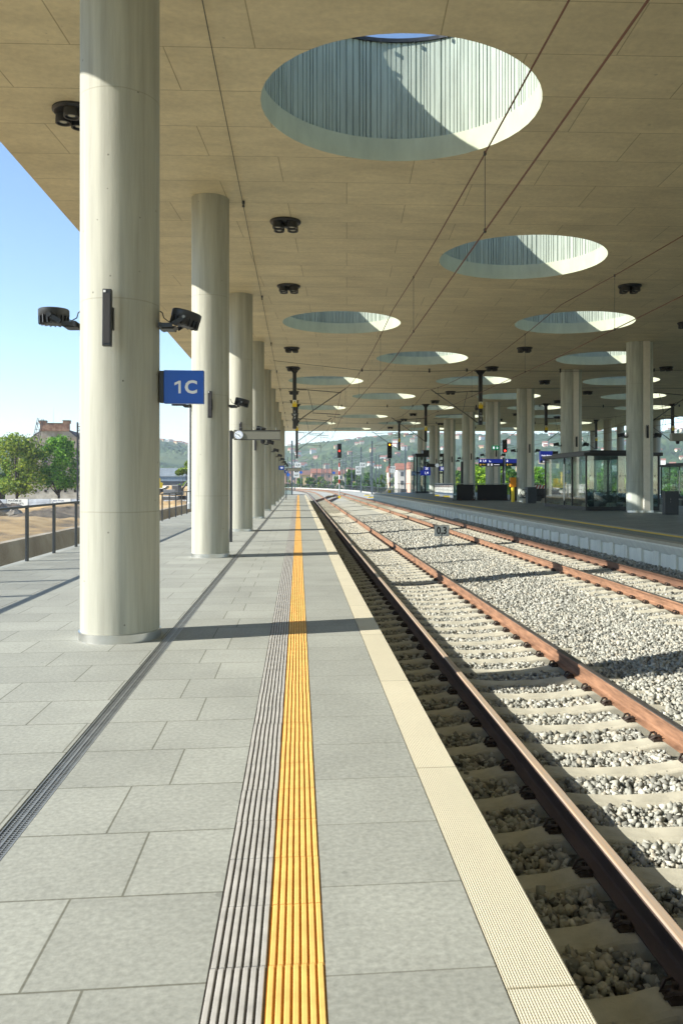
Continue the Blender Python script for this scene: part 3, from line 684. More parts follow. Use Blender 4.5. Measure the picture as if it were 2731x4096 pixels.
# ------------------------------------------------------------------ catenary: hanging posts, wires
def insul(mb, a, b, r=.045, n=7):
    a = Vector(a); b = Vector(b)
    for i in range(n):
        c = a.lerp(b, (i+.5)/n); d_ = (b-a).normalized()*.012; mb.tube([c-d_, c+d_], r, 10)
    mb.tube([a,b], .02)
CANT = mat('dark_cantilever_tube', (.12,.125,.12), .5, .5, var=.15, vscale=6)  # darker grey than the galvanised steel, for the arms under the canopy
def hang_post(X, d, zb, side, label, number=None, reach=2.5, arm=True):
    pp = W(X, d); t = thing('catenary_hanging_post', label, 'catenary post', (pp[0], pp[1], ZC), 0, 'catenary posts hanging from the canopy')
    mb = MB().b2(-.30,.30,-.22,.22,-.03,0)
    for s_ in (-1,1): mb.prism([(s_*.28,-.03),(s_*.09,-.28),(s_*.09,-.03)], -.02, .02); mb.prism([(s_*.2,-.03),(s_*.09,-.28),(s_*.09,-.03)], -.02, .02, swap=True)
    for q in range(6): mb.lathe([(.025,-.06),(.025,-.03)], 6, (-.25+.1*q, -.18, 0))
    obj('ceiling_plate', mb, BLACK, t)
    obj('post', MB().b2(-.10,.10,-.10,.10,zb-ZC,-.03), BLACK, t, bevel=.01)
    if number:
        s1 = obj('warning_sign', MB().box((-.0,-.112,-1.9 if number != 'x' else -1.9), (.24,.006,.37)), YELLOW, t)
        obj('sign_panel', MB().box((0,-.117,-1.80), (.20,.004,.17)), WPLATE, s1)
        obj('warning_triangle', MB().prism([(-.085,-1.875),(.085,-1.875),(0,-1.73)], -.122, -.119), YELLOW, s1)
        obj('lightning_mark', MB().prism([(.005,-1.76),(-.02,-1.815),(.0,-1.812),(-.008,-1.86),(.022,-1.80),(.003,-1.803)], -.126, -.122), BLACKL, s1)
        if len(number) == 3:
            for q, ch in enumerate(number): text(ch, .17, WHITE, t, (0,-.104,-2.35-.17*q), name='post_number')
            obj('band', MB().b2(-.108,.108,-.108,.108,-2.48,-2.455), GREYM, t)
    if arm:
        s_ = side; mb = MB(); up = 6.5-ZC; lo = 4.78-ZC
        mb.tube([(s_*.62,0,up+.02),(s_*reach,0,up-.12)], .022); mb.tube([(s_*.55,0,lo+.33),(s_*(reach+.22),0,up+.10)], .028)
        mb.tube([(s_*.72,0,up),(s_*1.0,0,lo+.55)], .014); mb.tube([(s_*.95,0,lo+.50),(s_*(reach-.05),0,lo+.42)], .02); mb.tube([(s_*1.75,0,lo+.45),(s_*1.75,0,lo+.33),(s_*(reach+.1),0,lo+.23)], .012)
        obj('cantilever', mb, CANT, t)
        mb = MB(); insul(mb, (s_*.12,0,up+.03), (s_*.62,0,up+.02)); obj('insulator', mb, CABLE, t); mb = MB(); insul(mb, (s_*.12,0,lo), (s_*.55,0,lo+.33)); obj('insulator', mb, CABLE, t)
    return t
hang_post(-.2, 44.6, 4.42, 1, 'nearest hanging catenary post over the near platform, with yellow warning sign, numbered 107', '107')
hang_post(-.12, 65.5, 3.75, 1, 'second hanging catenary post over the near platform, behind the one numbered 107', 'y')
hang_post(-.15, 84.0, 3.9, 1, 'farthest hanging catenary post over the near platform', None)
hang_post(9.9, 45.6, 4.70, -1, 'nearest hanging catenary post over the island edge, numbered 108', '108')
hang_post(9.95, 65.5, 4.7, -1, 'second hanging catenary post over the island edge', 'y')
hang_post(10.1, 84.0, 4.7, -1, 'third hanging catenary post over the island edge, behind the amber signal', 'y')
hang_post(19.2, 46.2, 4.7, 1, 'hanging catenary post beyond the nearest double island column', 'y')
hang_post(19.2, 65.0, 5.4, 1, 'hanging catenary post right of the station name board', 'y')
hang_post(29.2, 82.2, 4.77, -1, 'hanging catenary post above the glass shelter roof', 'y')
hang_post(29.2, 65.4, 5.0, -1, 'hanging catenary post near the right picture edge', 'y')
hang_post(19.2, 84.0, 4.9, 1, 'distant hanging catenary post above the yellow-lit trees', None)
def droop(a, b, sag, n=8): 
    a = Vector(a); b = Vector(b); return [a.lerp(b, i/n) - Vector((0,0,4*sag*(i/n)*(1-i/n))) for i in range(n+1)]
def catline(label, cx, zig, ds, ze=0.0, extra=True, zc=5.0, r=.011):
    t = thing('catenary_line', label, 'overhead wire'); m1 = []; c1 = []
    for i, d in enumerate(ds):
        x = cx + zig*(1 if i % 2 else -1)
        a = (*W(x, d), 6.42+ze); b = (*W(x, d), zc+ze)
        if i: m1 += droop(m1[-1], a, .42)[1:]; c1 += droop(c1[-1], b, .02, 4)[1:]
        else: m1.append(Vector(a)); c1.append(Vector(b))
    obj('messenger_wire', MB().tube(m1, r, 5), WIRE, t); obj('contact_wire', MB().tube(c1, r, 5), WIRE, t)
    def at(P, y):
        for p_, q_ in zip(P, P[1:]):
            if p_.y <= y <= q_.y: return p_.lerp(q_, (y-p_.y)/(q_.y-p_.y))
    y = 11.0
    while y < ds[-1]-3:
        a, b = at(m1, y), at(c1, y)
        if a and b and a.z-b.z > .2:
            mb = MB().tube([a, b], .0045, 4); mb.box(a, (.03,.05,.05)); mb.box(b, (.03,.05,.05)); obj('dropper', mb, CABLE, t)
        y += 7.6
    return t
catline('rusty overhead wires above the nearest track', 2.45, .18, (-8, 23.3, 44.6, 65.5, 84, 100))
catline('rusty overhead wires above the second track', 7.1, .2, (-8, 23.3, 45.6, 65.5, 84, 100), .13)
catline('overhead wires above the third track, beyond the island', 22.2, .2, (10, 46.2, 65, 84, 100), .1)
catline('overhead wires above the fourth track, farthest right under the canopy', 26.3, .2, (10, 46, 65.4, 82.2, 100), .1)
for nm, dd, z in (('front',44.8,ZC-.10),('second',66,ZC-.10),('third',85,ZC-.12),('support',49.5,ZC-.5)):
    t = thing('ceiling_cross_wire', f'thin dark wire crossing under the canopy, {nm} of the cross wires', 'overhead wire', (0,0,0))
    P = []
    for i, X in enumerate((-1.2,3.4,7.0,9.0,14,19,24,30)): P.append((*W(X, dd-(.0 if nm == 'support' else 4.0*(i == 0))), z-(.0 if i % 2 else .05)))
    obj('wire', MB().tube(P, .010, 5), CABLE, t)
    if nm != 'support':
        mb = MB(); 
        for q in P[1:]: mb.b2(q[0]-.04,q[0]+.04,q[1]-.04,q[1]+.04,q[2]-.06,ZC)
        obj('wire_clips', mb, BLACK, t)

# ------------------------------------------------------------------ signals and track signs
def lamp_mat(name, c, s): return mat(name, c, .4, emit=c, estr=s)
def signal(loc, hgt, lit, colr, label, n=5, stripes=True, five=True):
    t = thing('railway_signal', label, 'railway signal', loc, 0, 'colour light signals')
    hh = .36*n+.12
    obj('pole', MB().lathe([(.075,0),(.075,hgt-hh+.1)], 14), GREYM, t, smooth=True)
    obj('foot', MB().b2(-.16,.16,-.14,.14,0,.35).b2(-.22,.22,-.3,.3,-.05,.0), YELLOW if stripes else BLACK, t, bevel=.01)
    if stripes:
        z = hgt-hh-.65
        for q in range(5):
            obj('pole_band', MB().lathe([(.08,z-.55*(q+1)),(.08,z-.55*q)], 14), REDP if q % 2 == 0 else WHITE, t, smooth=True)
    h = obj('signal_head', MB().b2(-.28,.28,-.10,.14,hgt-hh,hgt), BLACK, t, bevel=.03)
    if five:
        pl = obj('number_plate', MB().b2(-.12,.12,-.10,-.08,hgt-hh-.62,hgt-hh-.12), BLACKL, t); text('5', .42, WHITE, pl, (0,-.105,hgt-hh-.38))
    for q in range(n):
        z = hgt-.26-.36*q; on = q == lit
        mb = MB(); mb.lathe([(.105,0),(.105,.012)], 20, (0,-.115,z), axis='Y')
        obj('signal_lamp', mb, lamp_mat('lamp_glow_%.2f_%.2f' % (colr[1], colr[2]), colr, 4.5) if on else mat('dark_lens', (.03,.03,.03), .25), h, label=('glowing lamp' if on else None))
        mb = MB(); N = 10; vs = []
        for j in range(N+1):
            a = math.pi*j/N
            for y0, rr_ in ((-.11,.125),(-.30,.12)): vs.append((rr_*math.cos(a), y0, z+rr_*math.sin(a)))
            for y0, rr_ in ((-.30,.132),(-.11,.137)): vs.append((rr_*math.cos(a), y0, z+rr_*math.sin(a)))
        mb.add(vs, [(4*j+k_, 4*j+(k_+1)%4, 4*j+4+(k_+1)%4, 4*j+4+k_) for j in range(N) for k_ in range(4)])
        obj('lamp_hood', mb, BLACK, h)
    return t
p1 = PX(778.7, 1144, 111); signal((p1.x, p1.y, -.68), 6.95+.35, 2, (1.0,.02,.01), 'railway signal glowing red on a red and white banded pole between the tracks')
p1 = PX(893.3, 1131, 101); signal((p1.x, p1.y, .2), 6.1, 0, (1.0,.30,.005), 'railway signal glowing amber at the far end of the island platform', five=True)
p1 = PX(1156.5, 1130, 100); signal((p1.x, p1.y, -.6), 7.2, 3, (1.0,.03,.02), 'railway signal glowing red above the blue direction board', stripes=False, five=False, n=4)
def plate(s, loc, w, h, size, label, pole=None, lines=None, rz=0, base=False, bold=.006):
    t = thing('track_sign', label, 'track sign', loc, rz)
    obj('plate', MB().box((0,0,0), (w,.02,h)), WPLATE, t, bevel=.004)
    obj('plate_edge', MB().box((0,.004,0), (w+.02,.012,h+.02)), BLACKL, t)
    if lines:
        for q, l in enumerate(lines): text(l, size, BLACKL, t, (0,-.012,size*.48*(len(lines)-1)-q*size*.96), bold=bold)
    else: text(s, size, BLACKL, t, (0,-.012,-.005), bold=bold, sx=.85)
    if pole: obj('pole', MB().lathe([(.02,-pole),(.02,-h/2+.05)], 10, (0,.03,0)), GREYM, t)
    if base: obj('concrete_foot', MB().lathe([(.14,-pole-.05),(.13,-pole+.03),(.05,-pole+.07)], 14, (0,.03,0)), SLEEP, t)
    return t
p1 = PX(1012.5, 1219, 29.4); t = plate('0,3', tuple(p1), (.51), .37, .36, 'white kilometre plate reading 0,3 on a short post in the ballast', pole=p1.z+.67, base=True, bold=.010)
text('0001GA', .035, BLACKL, t, (-.17,-.012,.15)); text('300', .035, BLACKL, t, (.19,-.012,-.155))
# masts beyond the station: crop columns -> picture columns
def cx_(a, b): return ((1240+.2551*a)/1.7416, (1700+.2551*b)/1.7416)
masts = [(103,595,970),(185,545,930),(213,550,928),(254,540,930),(282,600,935),(340,550,985),(500,550,935),(553,480,1015),(615,610,925),(648,420,1035),(710,550,925),(793,345,1060),(830,545,922),(940,430,945),(965,250,1100),(1027,450,930),(1078,465,965),(1145,610,912),(1298,600,915),(1485,335,1050)]
ML = []
for i, (a, yt, yb) in enumerate(masts):
    x, y0 = cx_(a, yt); _, y1 = cx_(a, yb); ML.append((x, y0, y1))
ML += [(670.5,1012,1137),(676.5,1040,1126),(661,1050,1122)]
def col3(a,b): return ((1500+.4024*a)/1.7416, (1350+.4024*b)/1.7416)
ML.sort(key=lambda m: m[0])
mn = 0
def ordn(n): return ORD[n-1] if n <= 15 else ('sixteenth','seventeenth','eighteenth','nineteenth','twentieth','twenty-first','twenty-second','twenty-third','twenty-fourth','twenty-fifth')[n-16]
for x, y0, y1 in ML:
    hp = y1-y0; d = 9.0*F/hp; q = PX(x, y1, d); mn += 1
    t = thing('catenary_mast', f'{ordn(mn)} grey-green overhead line mast from the left among those beyond the station', 'catenary mast', tuple(q), 0, 'overhead line masts beyond the station')
    wd = .13
    obj('pole', MB().b2(-wd,wd,-.11,.11,-3 if q.z < -1.2 else 0,9.0), MASTM, t)
    if hp > 35:
        s_ = -1 if q.x > 4 else 1
        mb = MB(); mb.tube([(0,0,7.1),(s_*3.0,0,7.15)], .03); mb.tube([(0,0,5.4),(s_*3.2,0,7.5)], .03); mb.tube([(s_*1.2,0,6.1),(s_*2.9,0,5.85)], .025)
        obj('cantilever', mb, GREYM, t)
p1 = PX(669, 1068, 137); plate('0,4', (p1.x+1.05,p1.y-.2,p1.z), 1.0,.8,.6,'small white plate reading 0,4 on the left mast beyond the platform', pole=None)
p1 = PX(840, 1068, 139); plate('0,4', (p1.x-.6,p1.y-.2,p1.z), 1.0,.8,.6,'small white plate reading 0,4 on the mast right of the red signal', pole=None)
p1 = PX(675.5, 1087, 150); plate('', (p1.x+.4,p1.y,p1.z), 1.0,1.5,.68,'white speed plate reading 65 over 60 at the left mast', pole=2.6, lines=('65','60'))
p1 = PX(822, 1080, 150); plate('', (p1.x,p1.y,p1.z), 1.0,1.5,.68,'white speed plate reading 65 over 60 just left of the red signal pole', pole=2.6, lines=('65','60'))
p1 = PX(900, 1078, 125); plate('', (p1.x,p1.y,p1.z), .9,1.0,.42,'white mast number plate beside the amber signal pole', pole=2.6, lines=('412','1'))
for nm, x, y, d in (('left of the viaduct tracks',691,1085,250),('in the middle of the viaduct',766,1086,250),('far left by the mast',661.5,1090,200)):
    p1 = PX(x, y, d); t = thing('blue_track_marker', f'tiny blue diamond track marker {nm}', 'track sign', tuple(p1))
    obj('diamond', MB().box((0,0,0), (.75,.03,.75), M=Matrix.Rotation(R(45),4,'Y')), mat('marker_blue', (.01,.12,.5), .5), t); obj('pole', MB().b2(-.04,.04,.02,.08,-4,-.3), GREYM, t)
# yellow point-machine covers beyond the platform end
for i, (x, y, d) in enumerate(((662+28,1141,118),(691.5,1138.5,126),(851,1145.5,112),(904,1139,120),(757,1141,120),(842,1138,128))):
    p1 = PX(x, y, d); t = thing('point_machine', f'{ORD[i]} yellow point machine from the left lying beside the turnout rails', 'point machine', (p1.x, p1.y, -.72), 0, 'yellow point machines')
    obj('housing', MB().b2(-.45,.45,-.25,.25,.0,.22), YELLOW, t, bevel=.04); obj('lid', MB().b2(-.3,.3,-.2,.2,.22,.27), BLACK, t)
# overhead wires after the canopy
for off, lb in ((2.5,'leftmost'),(7.0,'second'),(10.2,'third')):
    t = thing('catenary_line', f'{lb} of the thin overhead wires beyond the canopy over the viaduct', 'overhead wire')
    A = []; B = []
    for s in range(100, 430, 15):
        p = path(off, s); zz = .35*abs(math.sin(s/45*math.pi/1.33)); A.append((*p, 5.9+zz)); B.append((*p, 5.05))
    obj('messenger_wire', MB().tube(A, .016, 4), GREYM, t); obj('contact_wire', MB().tube(B, .016, 4), GREYM, t)
# parapet railings on the viaduct
def viaduct_rail(off, s0, s1, label, step=1.0):
    t = thing('viaduct_railing', label, 'railing')
    mb = MB(); mr = MB(); s = s0; P = []
    while s < s1:
        p = path(off, s); mb.b2(p[0]-.035,p[0]+.035,p[1]-.05,p[1]+.05,-.45,.62); P.append((*p,.62)); s += step
    obj('posts', mb, DARK, t)['kind'] = 'stuff'
    obj('handrail', MB().tube(P, .035, 5).tube([(a,b,.05) for a,b,_ in P], .02, 4), DARK, t)
viaduct_rail(13.0, 100, 470, 'long dark railing along the outer edge of the curving viaduct', 1.1)
viaduct_rail(-4.3, 101, 300, 'dark railing along the inner edge of the viaduct behind the columns', 2.0)
t = thing('end_cabinet', 'small dark glazed box and rail at the far end of the near platform', 'cabinet', (-1.0, 98.2, 0))
obj('frame', MB().b2(-.75,-.68,-.1,.1,0,1.3).b2(.2,.27,-.1,.1,0,1.3).b2(-.75,.27,-.1,.1,1.25,1.32), DARK, t); obj('glass_panel', MB().b2(-.66,.2,-.01,.01,.05,1.25), GLASSD, t)
t = thing('platform_end_gate', 'low dark gate closing the far end of the near platform', 'gate', (0, 98.4, 0)); obj('bars', MB().b2(-5.4,.8,-.02,.02,.02,.07).b2(-5.4,-1.9,-.02,.02,1.0,1.06), DARK, t)

# ------------------------------------------------------------------ furniture of the island platform
def pane(mb, x0, x1, y0, y1, z0, z1): mb.b2(x0,x1,y0,y1,z0,z1)
def shelter(x0, x1, y0, y1, z, hgt, label):
    t = thing('glass_shelter', label, 'waiting shelter', ((x0+x1)/2,(y0+y1)/2,z)); w_=(x1-x0)/2; l_=(y1-y0)/2
    obj('base_frame', MB().b2(-w_,w_,-l_,-l_+.08,0,.18).b2(-w_,w_,l_-.08,l_,0,.18).b2(-w_,-w_+.08,-l_+.08,l_-.08,0,.18).b2(w_-.08,w_,-l_+.08,l_-.08,0,.18), BLACK, t)
    r = obj('roof', MB().b2(-w_-.12,w_+.12,-l_-.12,l_+.12,hgt,hgt+.16).b2(-w_+.3,w_-.3,-l_+.3,l_-.3,hgt+.16,hgt+.27), BLACK, t, bevel=.01)
    obj('ceiling_panel', MB().b2(-w_+.05,w_-.05,-l_+.05,l_-.05,hgt-.03,hgt-.003), mat('shelter_ceiling', (.35,.36,.34), .6), r)
    for ny in (-l_+.03, l_-.03):
        k_ = 3
        for q in range(k_):
            a = -w_+.04+q*(2*w_-.08)/k_; obj('glass_wall', MB().b2(a+.01,a+(2*w_-.08)/k_-.01,ny-.006,ny+.006,.18,hgt), GLASSD, t)
    for nx in (-w_+.03, w_-.03):
        k_ = 5
        for q in range(k_):
            a = -l_+.04+q*(2*l_-.08)/k_; obj('glass_wall', MB().b2(nx-.006,nx+.006,a+.01,a+(2*l_-.08)/k_-.01,.18,hgt), GLASSD, t)
    for a, b in ((-w_+.03,-l_+.03),(w_-.03,-l_+.03),(-w_+.03,l_-.03),(w_-.03,l_-.03),(-w_+.03,-l_+2.0),(-w_+.03,-l_+3.2)): obj('frame_post', MB().b2(a-.035,a+.035,b-.035,b+.035,.18,hgt), BLACK, t)
    obj('door_handle', MB().tube([(-w_-.05,-l_+3.0,.4),(-w_-.05,-l_+3.0,2.2)], .018), STEEL, t)
    mb = MB()
    for zz in (.95,1.6):
        for q in range(14):
            mb.lathe([(.035,0),(.035,.003)], 10, (-w_+.2+q*(2*w_-.4)/13,-l_+.015,zz), axis='Y')
            mb.lathe([(.035,0),(.035,.003)], 10, (-w_+.013,-l_+.3+q*(2*l_-.6)/13,zz), axis='X')
    obj('safety_dots', mb, mat('frosted_dots', (.25,.27,.26), .6), t)
    return t
a = W(13.1, 38.2); shelter(13.1, 16.6, a[1], a[1]+6.4, ZI, 2.52, 'large glass waiting shelter with black roof behind the nearest double column')
a = W(29.6, 61.6); shelter(29.4, 33.6, a[1], a[1]+6.4, ZI, 2.52, 'second glass waiting shelter, on the farthest platform at the right edge')
def bench(loc, label, n=3, rz=0):
    t = thing('wire_bench', label, 'bench', loc, rz, 'wire seat benches on the island')
    L_ = .62*n
    for q in (-1,1): obj('concrete_foot', MB().lathe([(.22,0),(.20,.05),(.11,.30)], 18, (0,q*L_*.32,0)), SLEEP, t, smooth=True)
    obj('beam', MB().b2(-.04,.04,-L_/2,L_/2,.30,.36), BLACK, t)
    for q in range(n):
        cy = -L_/2+.62*(q+.5); S = .27
        V = [(-.02,cy,.36),(S,cy-S,.52),(S,cy+S,.52),(-.25,cy-S,.50),(-.25,cy+S,.50),(.05,cy-.18,.40),(.05,cy+.18,.40),(-.34,cy-.2,.86),(-.34,cy+.2,.86),(-.30,cy,.62),(.30,cy,.47),(-.18,cy-.12,.42),(-.18,cy+.12,.42),(-.02,cy-S-.02,.66),(-.02,cy+S+.02,.66)]
        Ed = [(0,5),(0,6),(5,1),(6,2),(1,10),(2,10),(10,5),(10,6),(0,11),(0,12),(11,3),(12,4),(3,9),(4,9),(9,7),(9,8),(7,8),(3,7),(4,8),(11,9),(12,9),(5,11),(6,12),(1,13),(13,7),(2,14),(14,8),(13,3),(14,4),(5,13),(6,14),(0,10)]
        mb = MB()
        for i, j in Ed: mb.tube([V[i],V[j]], .016, 4)
        obj('wire_seat', mb, BLACK, t)
    return t
b_ = W(14.5, 51.5); bench((b_[0], b_[1], ZI), 'black wire bench on cone feet left of the shelter', 3, R(90)); 
b_ = W(14.9, 41.0); bench((14.6, b_[1], ZI), 'black wire bench inside the near shelter, by its front glass', 3, R(80)); bench((15.9, b_[1]+.4, ZI), 'black wire bench inside the near shelter, deeper and to the right', 2, R(100)); bench((13.9, b_[1]+2.6, ZI), 'black wire bench at the back of the near shelter', 3, R(0))
bench((31.0, W(31,64)[1], ZI), 'black wire bench inside the far glass shelter', 3, R(90))
# cabinets
p1 = PX(1535, 1180, 33.8)
t = thing('waste_cabinet', 'dark metal cabinet with two doors standing right of the nearest double column', 'cabinet', (p1.x, p1.y, ZI), R(-6))
obj('body', MB().b2(-.27,.27,-.18,.18,0,.95), DARK, t, bevel=.006); obj('door', MB().b2(-.26,-.005,-.187,-.18,.03,.93), DARK, t, bevel=.002); obj('door', MB().b2(.005,.26,-.187,-.18,.03,.93), DARK, t, bevel=.002)
obj('lock', MB().b2(-.06,-.045,-.195,-.187,.60,.66).b2(-.06,-.045,-.195,-.187,.50,.54), GREYM, t)
p1 = PX(1222, 1156, 50.6)
t = thing('waste_cabinet', 'grey metal cabinet left of the wire bench by the second double column', 'cabinet', (p1.x, p1.y+.6, ZI), 0)
obj('body', MB().b2(-.27,.27,-.3,.3,0,1.0), mat('mid_grey_paint', (.10,.115,.12), .5), t, bevel=.006); obj('door', MB().b2(-.25,.25,-.307,-.30,.03,.97), DARK, t, bevel=.002)
p1 = PX(1252, 1152, 56)
t = thing('hazard_barrier', 'low red and white striped barrier behind the wire bench', 'barrier', (p1.x, p1.y, ZI))
obj('panel', MB().b2(-1.3,.9,-.03,.03,0,1.0), BLACK, t); bd = obj('striped_board', MB().b2(-1.0,.1,-.05,-.032,.86,1.10), WHITE, t)
mb = MB()
for q in range(5): mb.prism([(-1.0+q*.22,.862),(-.90+q*.22,.862),(-.80+q*.22,1.098),(-.90+q*.22,1.098)], -.056, -.051)
obj('red_stripes', mb, REDP, bd)
p1 = PX(1175, 1152.8, 54.5)
t = thing('ticket_validator', 'bright yellow post with an orange ticket box on top', 'ticket validator', (p1.x, p1.y, ZI))
obj('post', MB().lathe([(.115,0),(.115,1.02)], 20), YELLOW, t, smooth=True); b = obj('box', MB().b2(-.20,.20,-.12,.14,.98,1.60), ORANGE, t, bevel=.03); obj('slot', MB().b2(-.26,-.20,-.06,.06,1.25,1.38), DARK, b)
# stair / escalator enclosure
xa, xb = 10.75, 17.2; ya, yb = W(10.75, 58.2)[1], W(10.75, 66)[1]
t = thing('stairwell_enclosure', 'black and glass enclosure around the stairs down, left of the yellow validator', 'stair enclosure', (xa, ya, ZI))
for q, (a, b) in enumerate(((.25,1.45),(1.70,3.85),(4.05,6.2))): obj('black_panel', MB().b2(a,b,0,.03,.05,1.12), mat('black_mesh_panel', (.012,.012,.013), .7), t)
for a in (.35,1.3,2.1,3.6,4.4,5.6): obj('weight_block', MB().b2(a,a+.22,-.18,.03,0,.12), mat('brown_block', (.06,.035,.03), .8), t)
obj('glass_panel', MB().b2(0,.25,0,.012,.06,1.16), GLASSD, t)
MIRR = glass_mat('mirroring_glass', (.55,.62,.62), .35)
for q in range(4): obj('glass_panel', MB().b2(-.006,.006,.02+q*1.95,1.92+q*1.95,.06,1.16), MIRR, t)
obj('handrail', MB().tube([(1.57,.1,.1),(1.50,.1,.5),(1.52,.1,.9),(1.62,.3,1.05),(1.62,5,1.05)], .035, 8), BLACK, t)
obj('top_rail', MB().b2(0,6.2,.0,.03,1.16,1.20).b2(-.015,.015,.03,7.9,1.16,1.20), GREYM, t); obj('base_rail', MB().b2(-.02,.02,.03,7.9,0,.06).b2(0,6.2,.03,.06,0,.05), DARK, t)
# hanging direction boards
def arrow(mbx, cx, cz, s, y): 
    mbx.b2(cx-s*.08,cx+s*.08,y-.003,y,cz-s*.2,cz+s*.5); mbx.prism([(cx-s*.38,cz-.02*s),(cx-s*.22,cz+.1*s),(cx,cz-.17*s),(cx+s*.22,cz+.1*s),(cx+s*.38,cz-.02*s),(cx,cz-.42*s)], y-.003, y)
p1 = PX(1097, 1054, 59.5); p2 = PX(1153, 1070.8, 59.5)
def board(xl, xr, zt, zb, y, label, t1, t2, hang=True):
    t = thing('direction_board', label, 'direction sign', (xl, y, zb)); w_ = xr-xl; h_ = zt-zb
    obj('upper_panel', MB().b2(0,w_,-.06,.06,h_*.45,h_), NAVY, t); obj('lower_panel', MB().b2(0,w_,-.06,.06,0,h_*.45), mat('black_navy_face', (.008,.012,.03), .4), t)
    mb = MB(); arrow(mb, .12, h_*.74, .20, -.062); obj('arrow', mb, LETTER, t); mb = MB(); arrow(mb, .12, h_*.22, .17, -.062); obj('arrow', mb, YLET, t)
    text(t1, .22, LETTER, t, (.26,-.063,h_*.72), align='LEFT', bold=.004); text('Exit', .13, YLET, t, (.26,-.063,h_*.24), align='LEFT')
    if w_ > 1.2:
        mb = MB()
        for q in (.62,.86): mb.b2(q,q+.13,-.064,-.061,h_*.10,h_*.18).b2(q,q+.13,-.064,-.061,h_*.24,h_*.34)
        mb.b2(1.1,1.5,-.064,-.061,h_*.19,h_*.25); obj('pictograms', mb, LETTER, t)
    return t
board(p1.x, p2.x, p1.z, p2.z, p1.y, 'wide blue direction board reading 1,4 above the stairs', '1,4', 'Exit')
obj('walking_pictogram', MB().b2(.74,.77,-.066,-.063,.30,.42).b2(.79,.87,-.066,-.063,.30,.36), LETTER, bpy.data.objects['direction_board'])
p3 = PX(1158, 1054, 59.5); p4 = PX(1187, 1070.8, 59.5); board(p3.x, p4.x, p3.z, p4.z, p3.y, 'narrower blue direction board partly behind the yellow-validator column', '', 'Exit')
t = thing('sign_post', 'dark post carrying the blue direction boards', 'post', (PX(1155.3,1100,59.5).x, p1.y+.1, ZI)); obj('post', MB().b2(-.06,.06,-.06,.06,0,p1.z+.1-ZI), DARK, t)
p1 = PX(958+0, 1076.5, 86)
p1 = PX(994-1, 1076, 90); small_sign('2E', PX(978,1077.7,91).x, 91, p1.z, 'tiny navy sign reading 2E left of the far island column', w=.7, h=.48, size=.34)
small_sign('3E', PX(1013,1077.7,91).x, 91, p1.z, 'tiny navy sign reading 3E right of the far island column', w=.7, h=.48, size=.34)
p1 = PX(975, 1086, 90); small_sign('1,4', p1.x, 90, p1.z, 'tiny blue sign reading 1,4 below the 2E sign', w=1.1, h=.55, size=.36, dx=.1)
# clock board at the far island column (clock on its right end)
p1 = PX(977, 1069, 80); p2 = PX(1008, 1069, 80)
t = thing('train_display_board', 'dark display board with small white clock at its right end, far down the island', 'display board', (p1.x, p1.y, p1.z), 0, 'train display boards')
obj('box', MB().b2(0,p2.x-p1.x,-.08,.08,-.16,.16), BLACK, t); obj('clock_face', MB().lathe([(.19,0),(.19,.02)], 20, (p2.x-p1.x-.25,-.10,0), axis='Y'), mat('white_clock_face', (.82,.85,.88)), t); obj('post', MB().b2(p2.x-p1.x-.1,p2.x-p1.x,-.05,.05,ZI-p1.z,-.16), BLACK, t)
# right foreground display with dome camera
p1 = PX(1536, 1004, 26); 
t = thing('train_display_board', 'grey display box with a dome camera below, cut by the right picture edge', 'display board', (p1.x, p1.y, p1.z), 0, 'train display boards')
obj('box', MB().b2(0,1.3,-.09,.09,-.12,.12), SIGNG, t, bevel=.01); obj('camera_dome', MB().lathe([(.06,-.12),(.06,-.17),(.045,-.205),(.015,-.215)], 16, (.22,0,0)), BLACK, t, smooth=True); obj('post', MB().b2(1.3,1.37,-.05,.05,ZI-p1.z,.12), BLACK, t)
obj('bird_spikes', MB().tube([(.02,0,.12),(.0,0,.19)], .004).tube([(.02,0,.12),(.04,0,.19)], .004).tube([(.13,0,.12),(.13,0,.2)], .004), BLACK, t)
# station name board
p1 = PX(1238, 1036, 49.5); p2 = PX(1266.5, 1063, 49.5)
t = thing('station_name_board', 'navy station name board reading Praha-Bubny between the double columns', 'station name sign', (p1.x, p1.y, p2.z)); w_ = p2.x-p1.x; h_ = p1.z-p2.z
obj('panel', MB().b2(0,w_,0,.30,0,h_), NAVY, t, bevel=.004); obj('lower_strip', MB().b2(.0,w_,-.004,0,0,h_*.22), mat('black_navy_face', (0,0,0)), t)
text('Praha-Bubny', w_*.165, LETTER, t, (w_/2,-.004,h_*.62), bold=.003)
mb = MB()
for q in (.14,.22): mb.b2(q*w_*1.4,q*w_*1.4+.04,-.008,-.004,.03,.08).b2(q*w_*1.4,q*w_*1.4+.04,-.008,-.004,.09,.12)
mb.b2(.45*w_,.68*w_,-.008,-.004,.05,.075); obj('pictograms', mb, LETTER, t); obj('side_box', MB().b2(w_+.02,w_+.35,.02,.30,0,h_), BLACK, t); obj('post', MB().b2(w_*.5+.3,w_*.5+.4,.30,.38,ZI-p2.z,h_), BLACK, t)
# exit sign on the fourth double column
c4 = W(14.82, 36.4+9.15*3); t = thing('exit_sign', 'green exit pictogram sign high on an island column', 'exit sign', (c4[0]+.05, c4[1]-.62, 4.15)); obj('panel', MB().b2(-.28,.28,-.03,.03,-.16,.16), GREENS, t)
mb = MB(); arrow(mb, .12, 0, .2, -.032); mb.b2(-.2,-.08,-.034,-.031,-.09,.09); obj('pictogram', mb, LETTER, t); obj('bracket', MB().b2(-.02,.02,.03,.2,-.03,.03), GREYM, t)
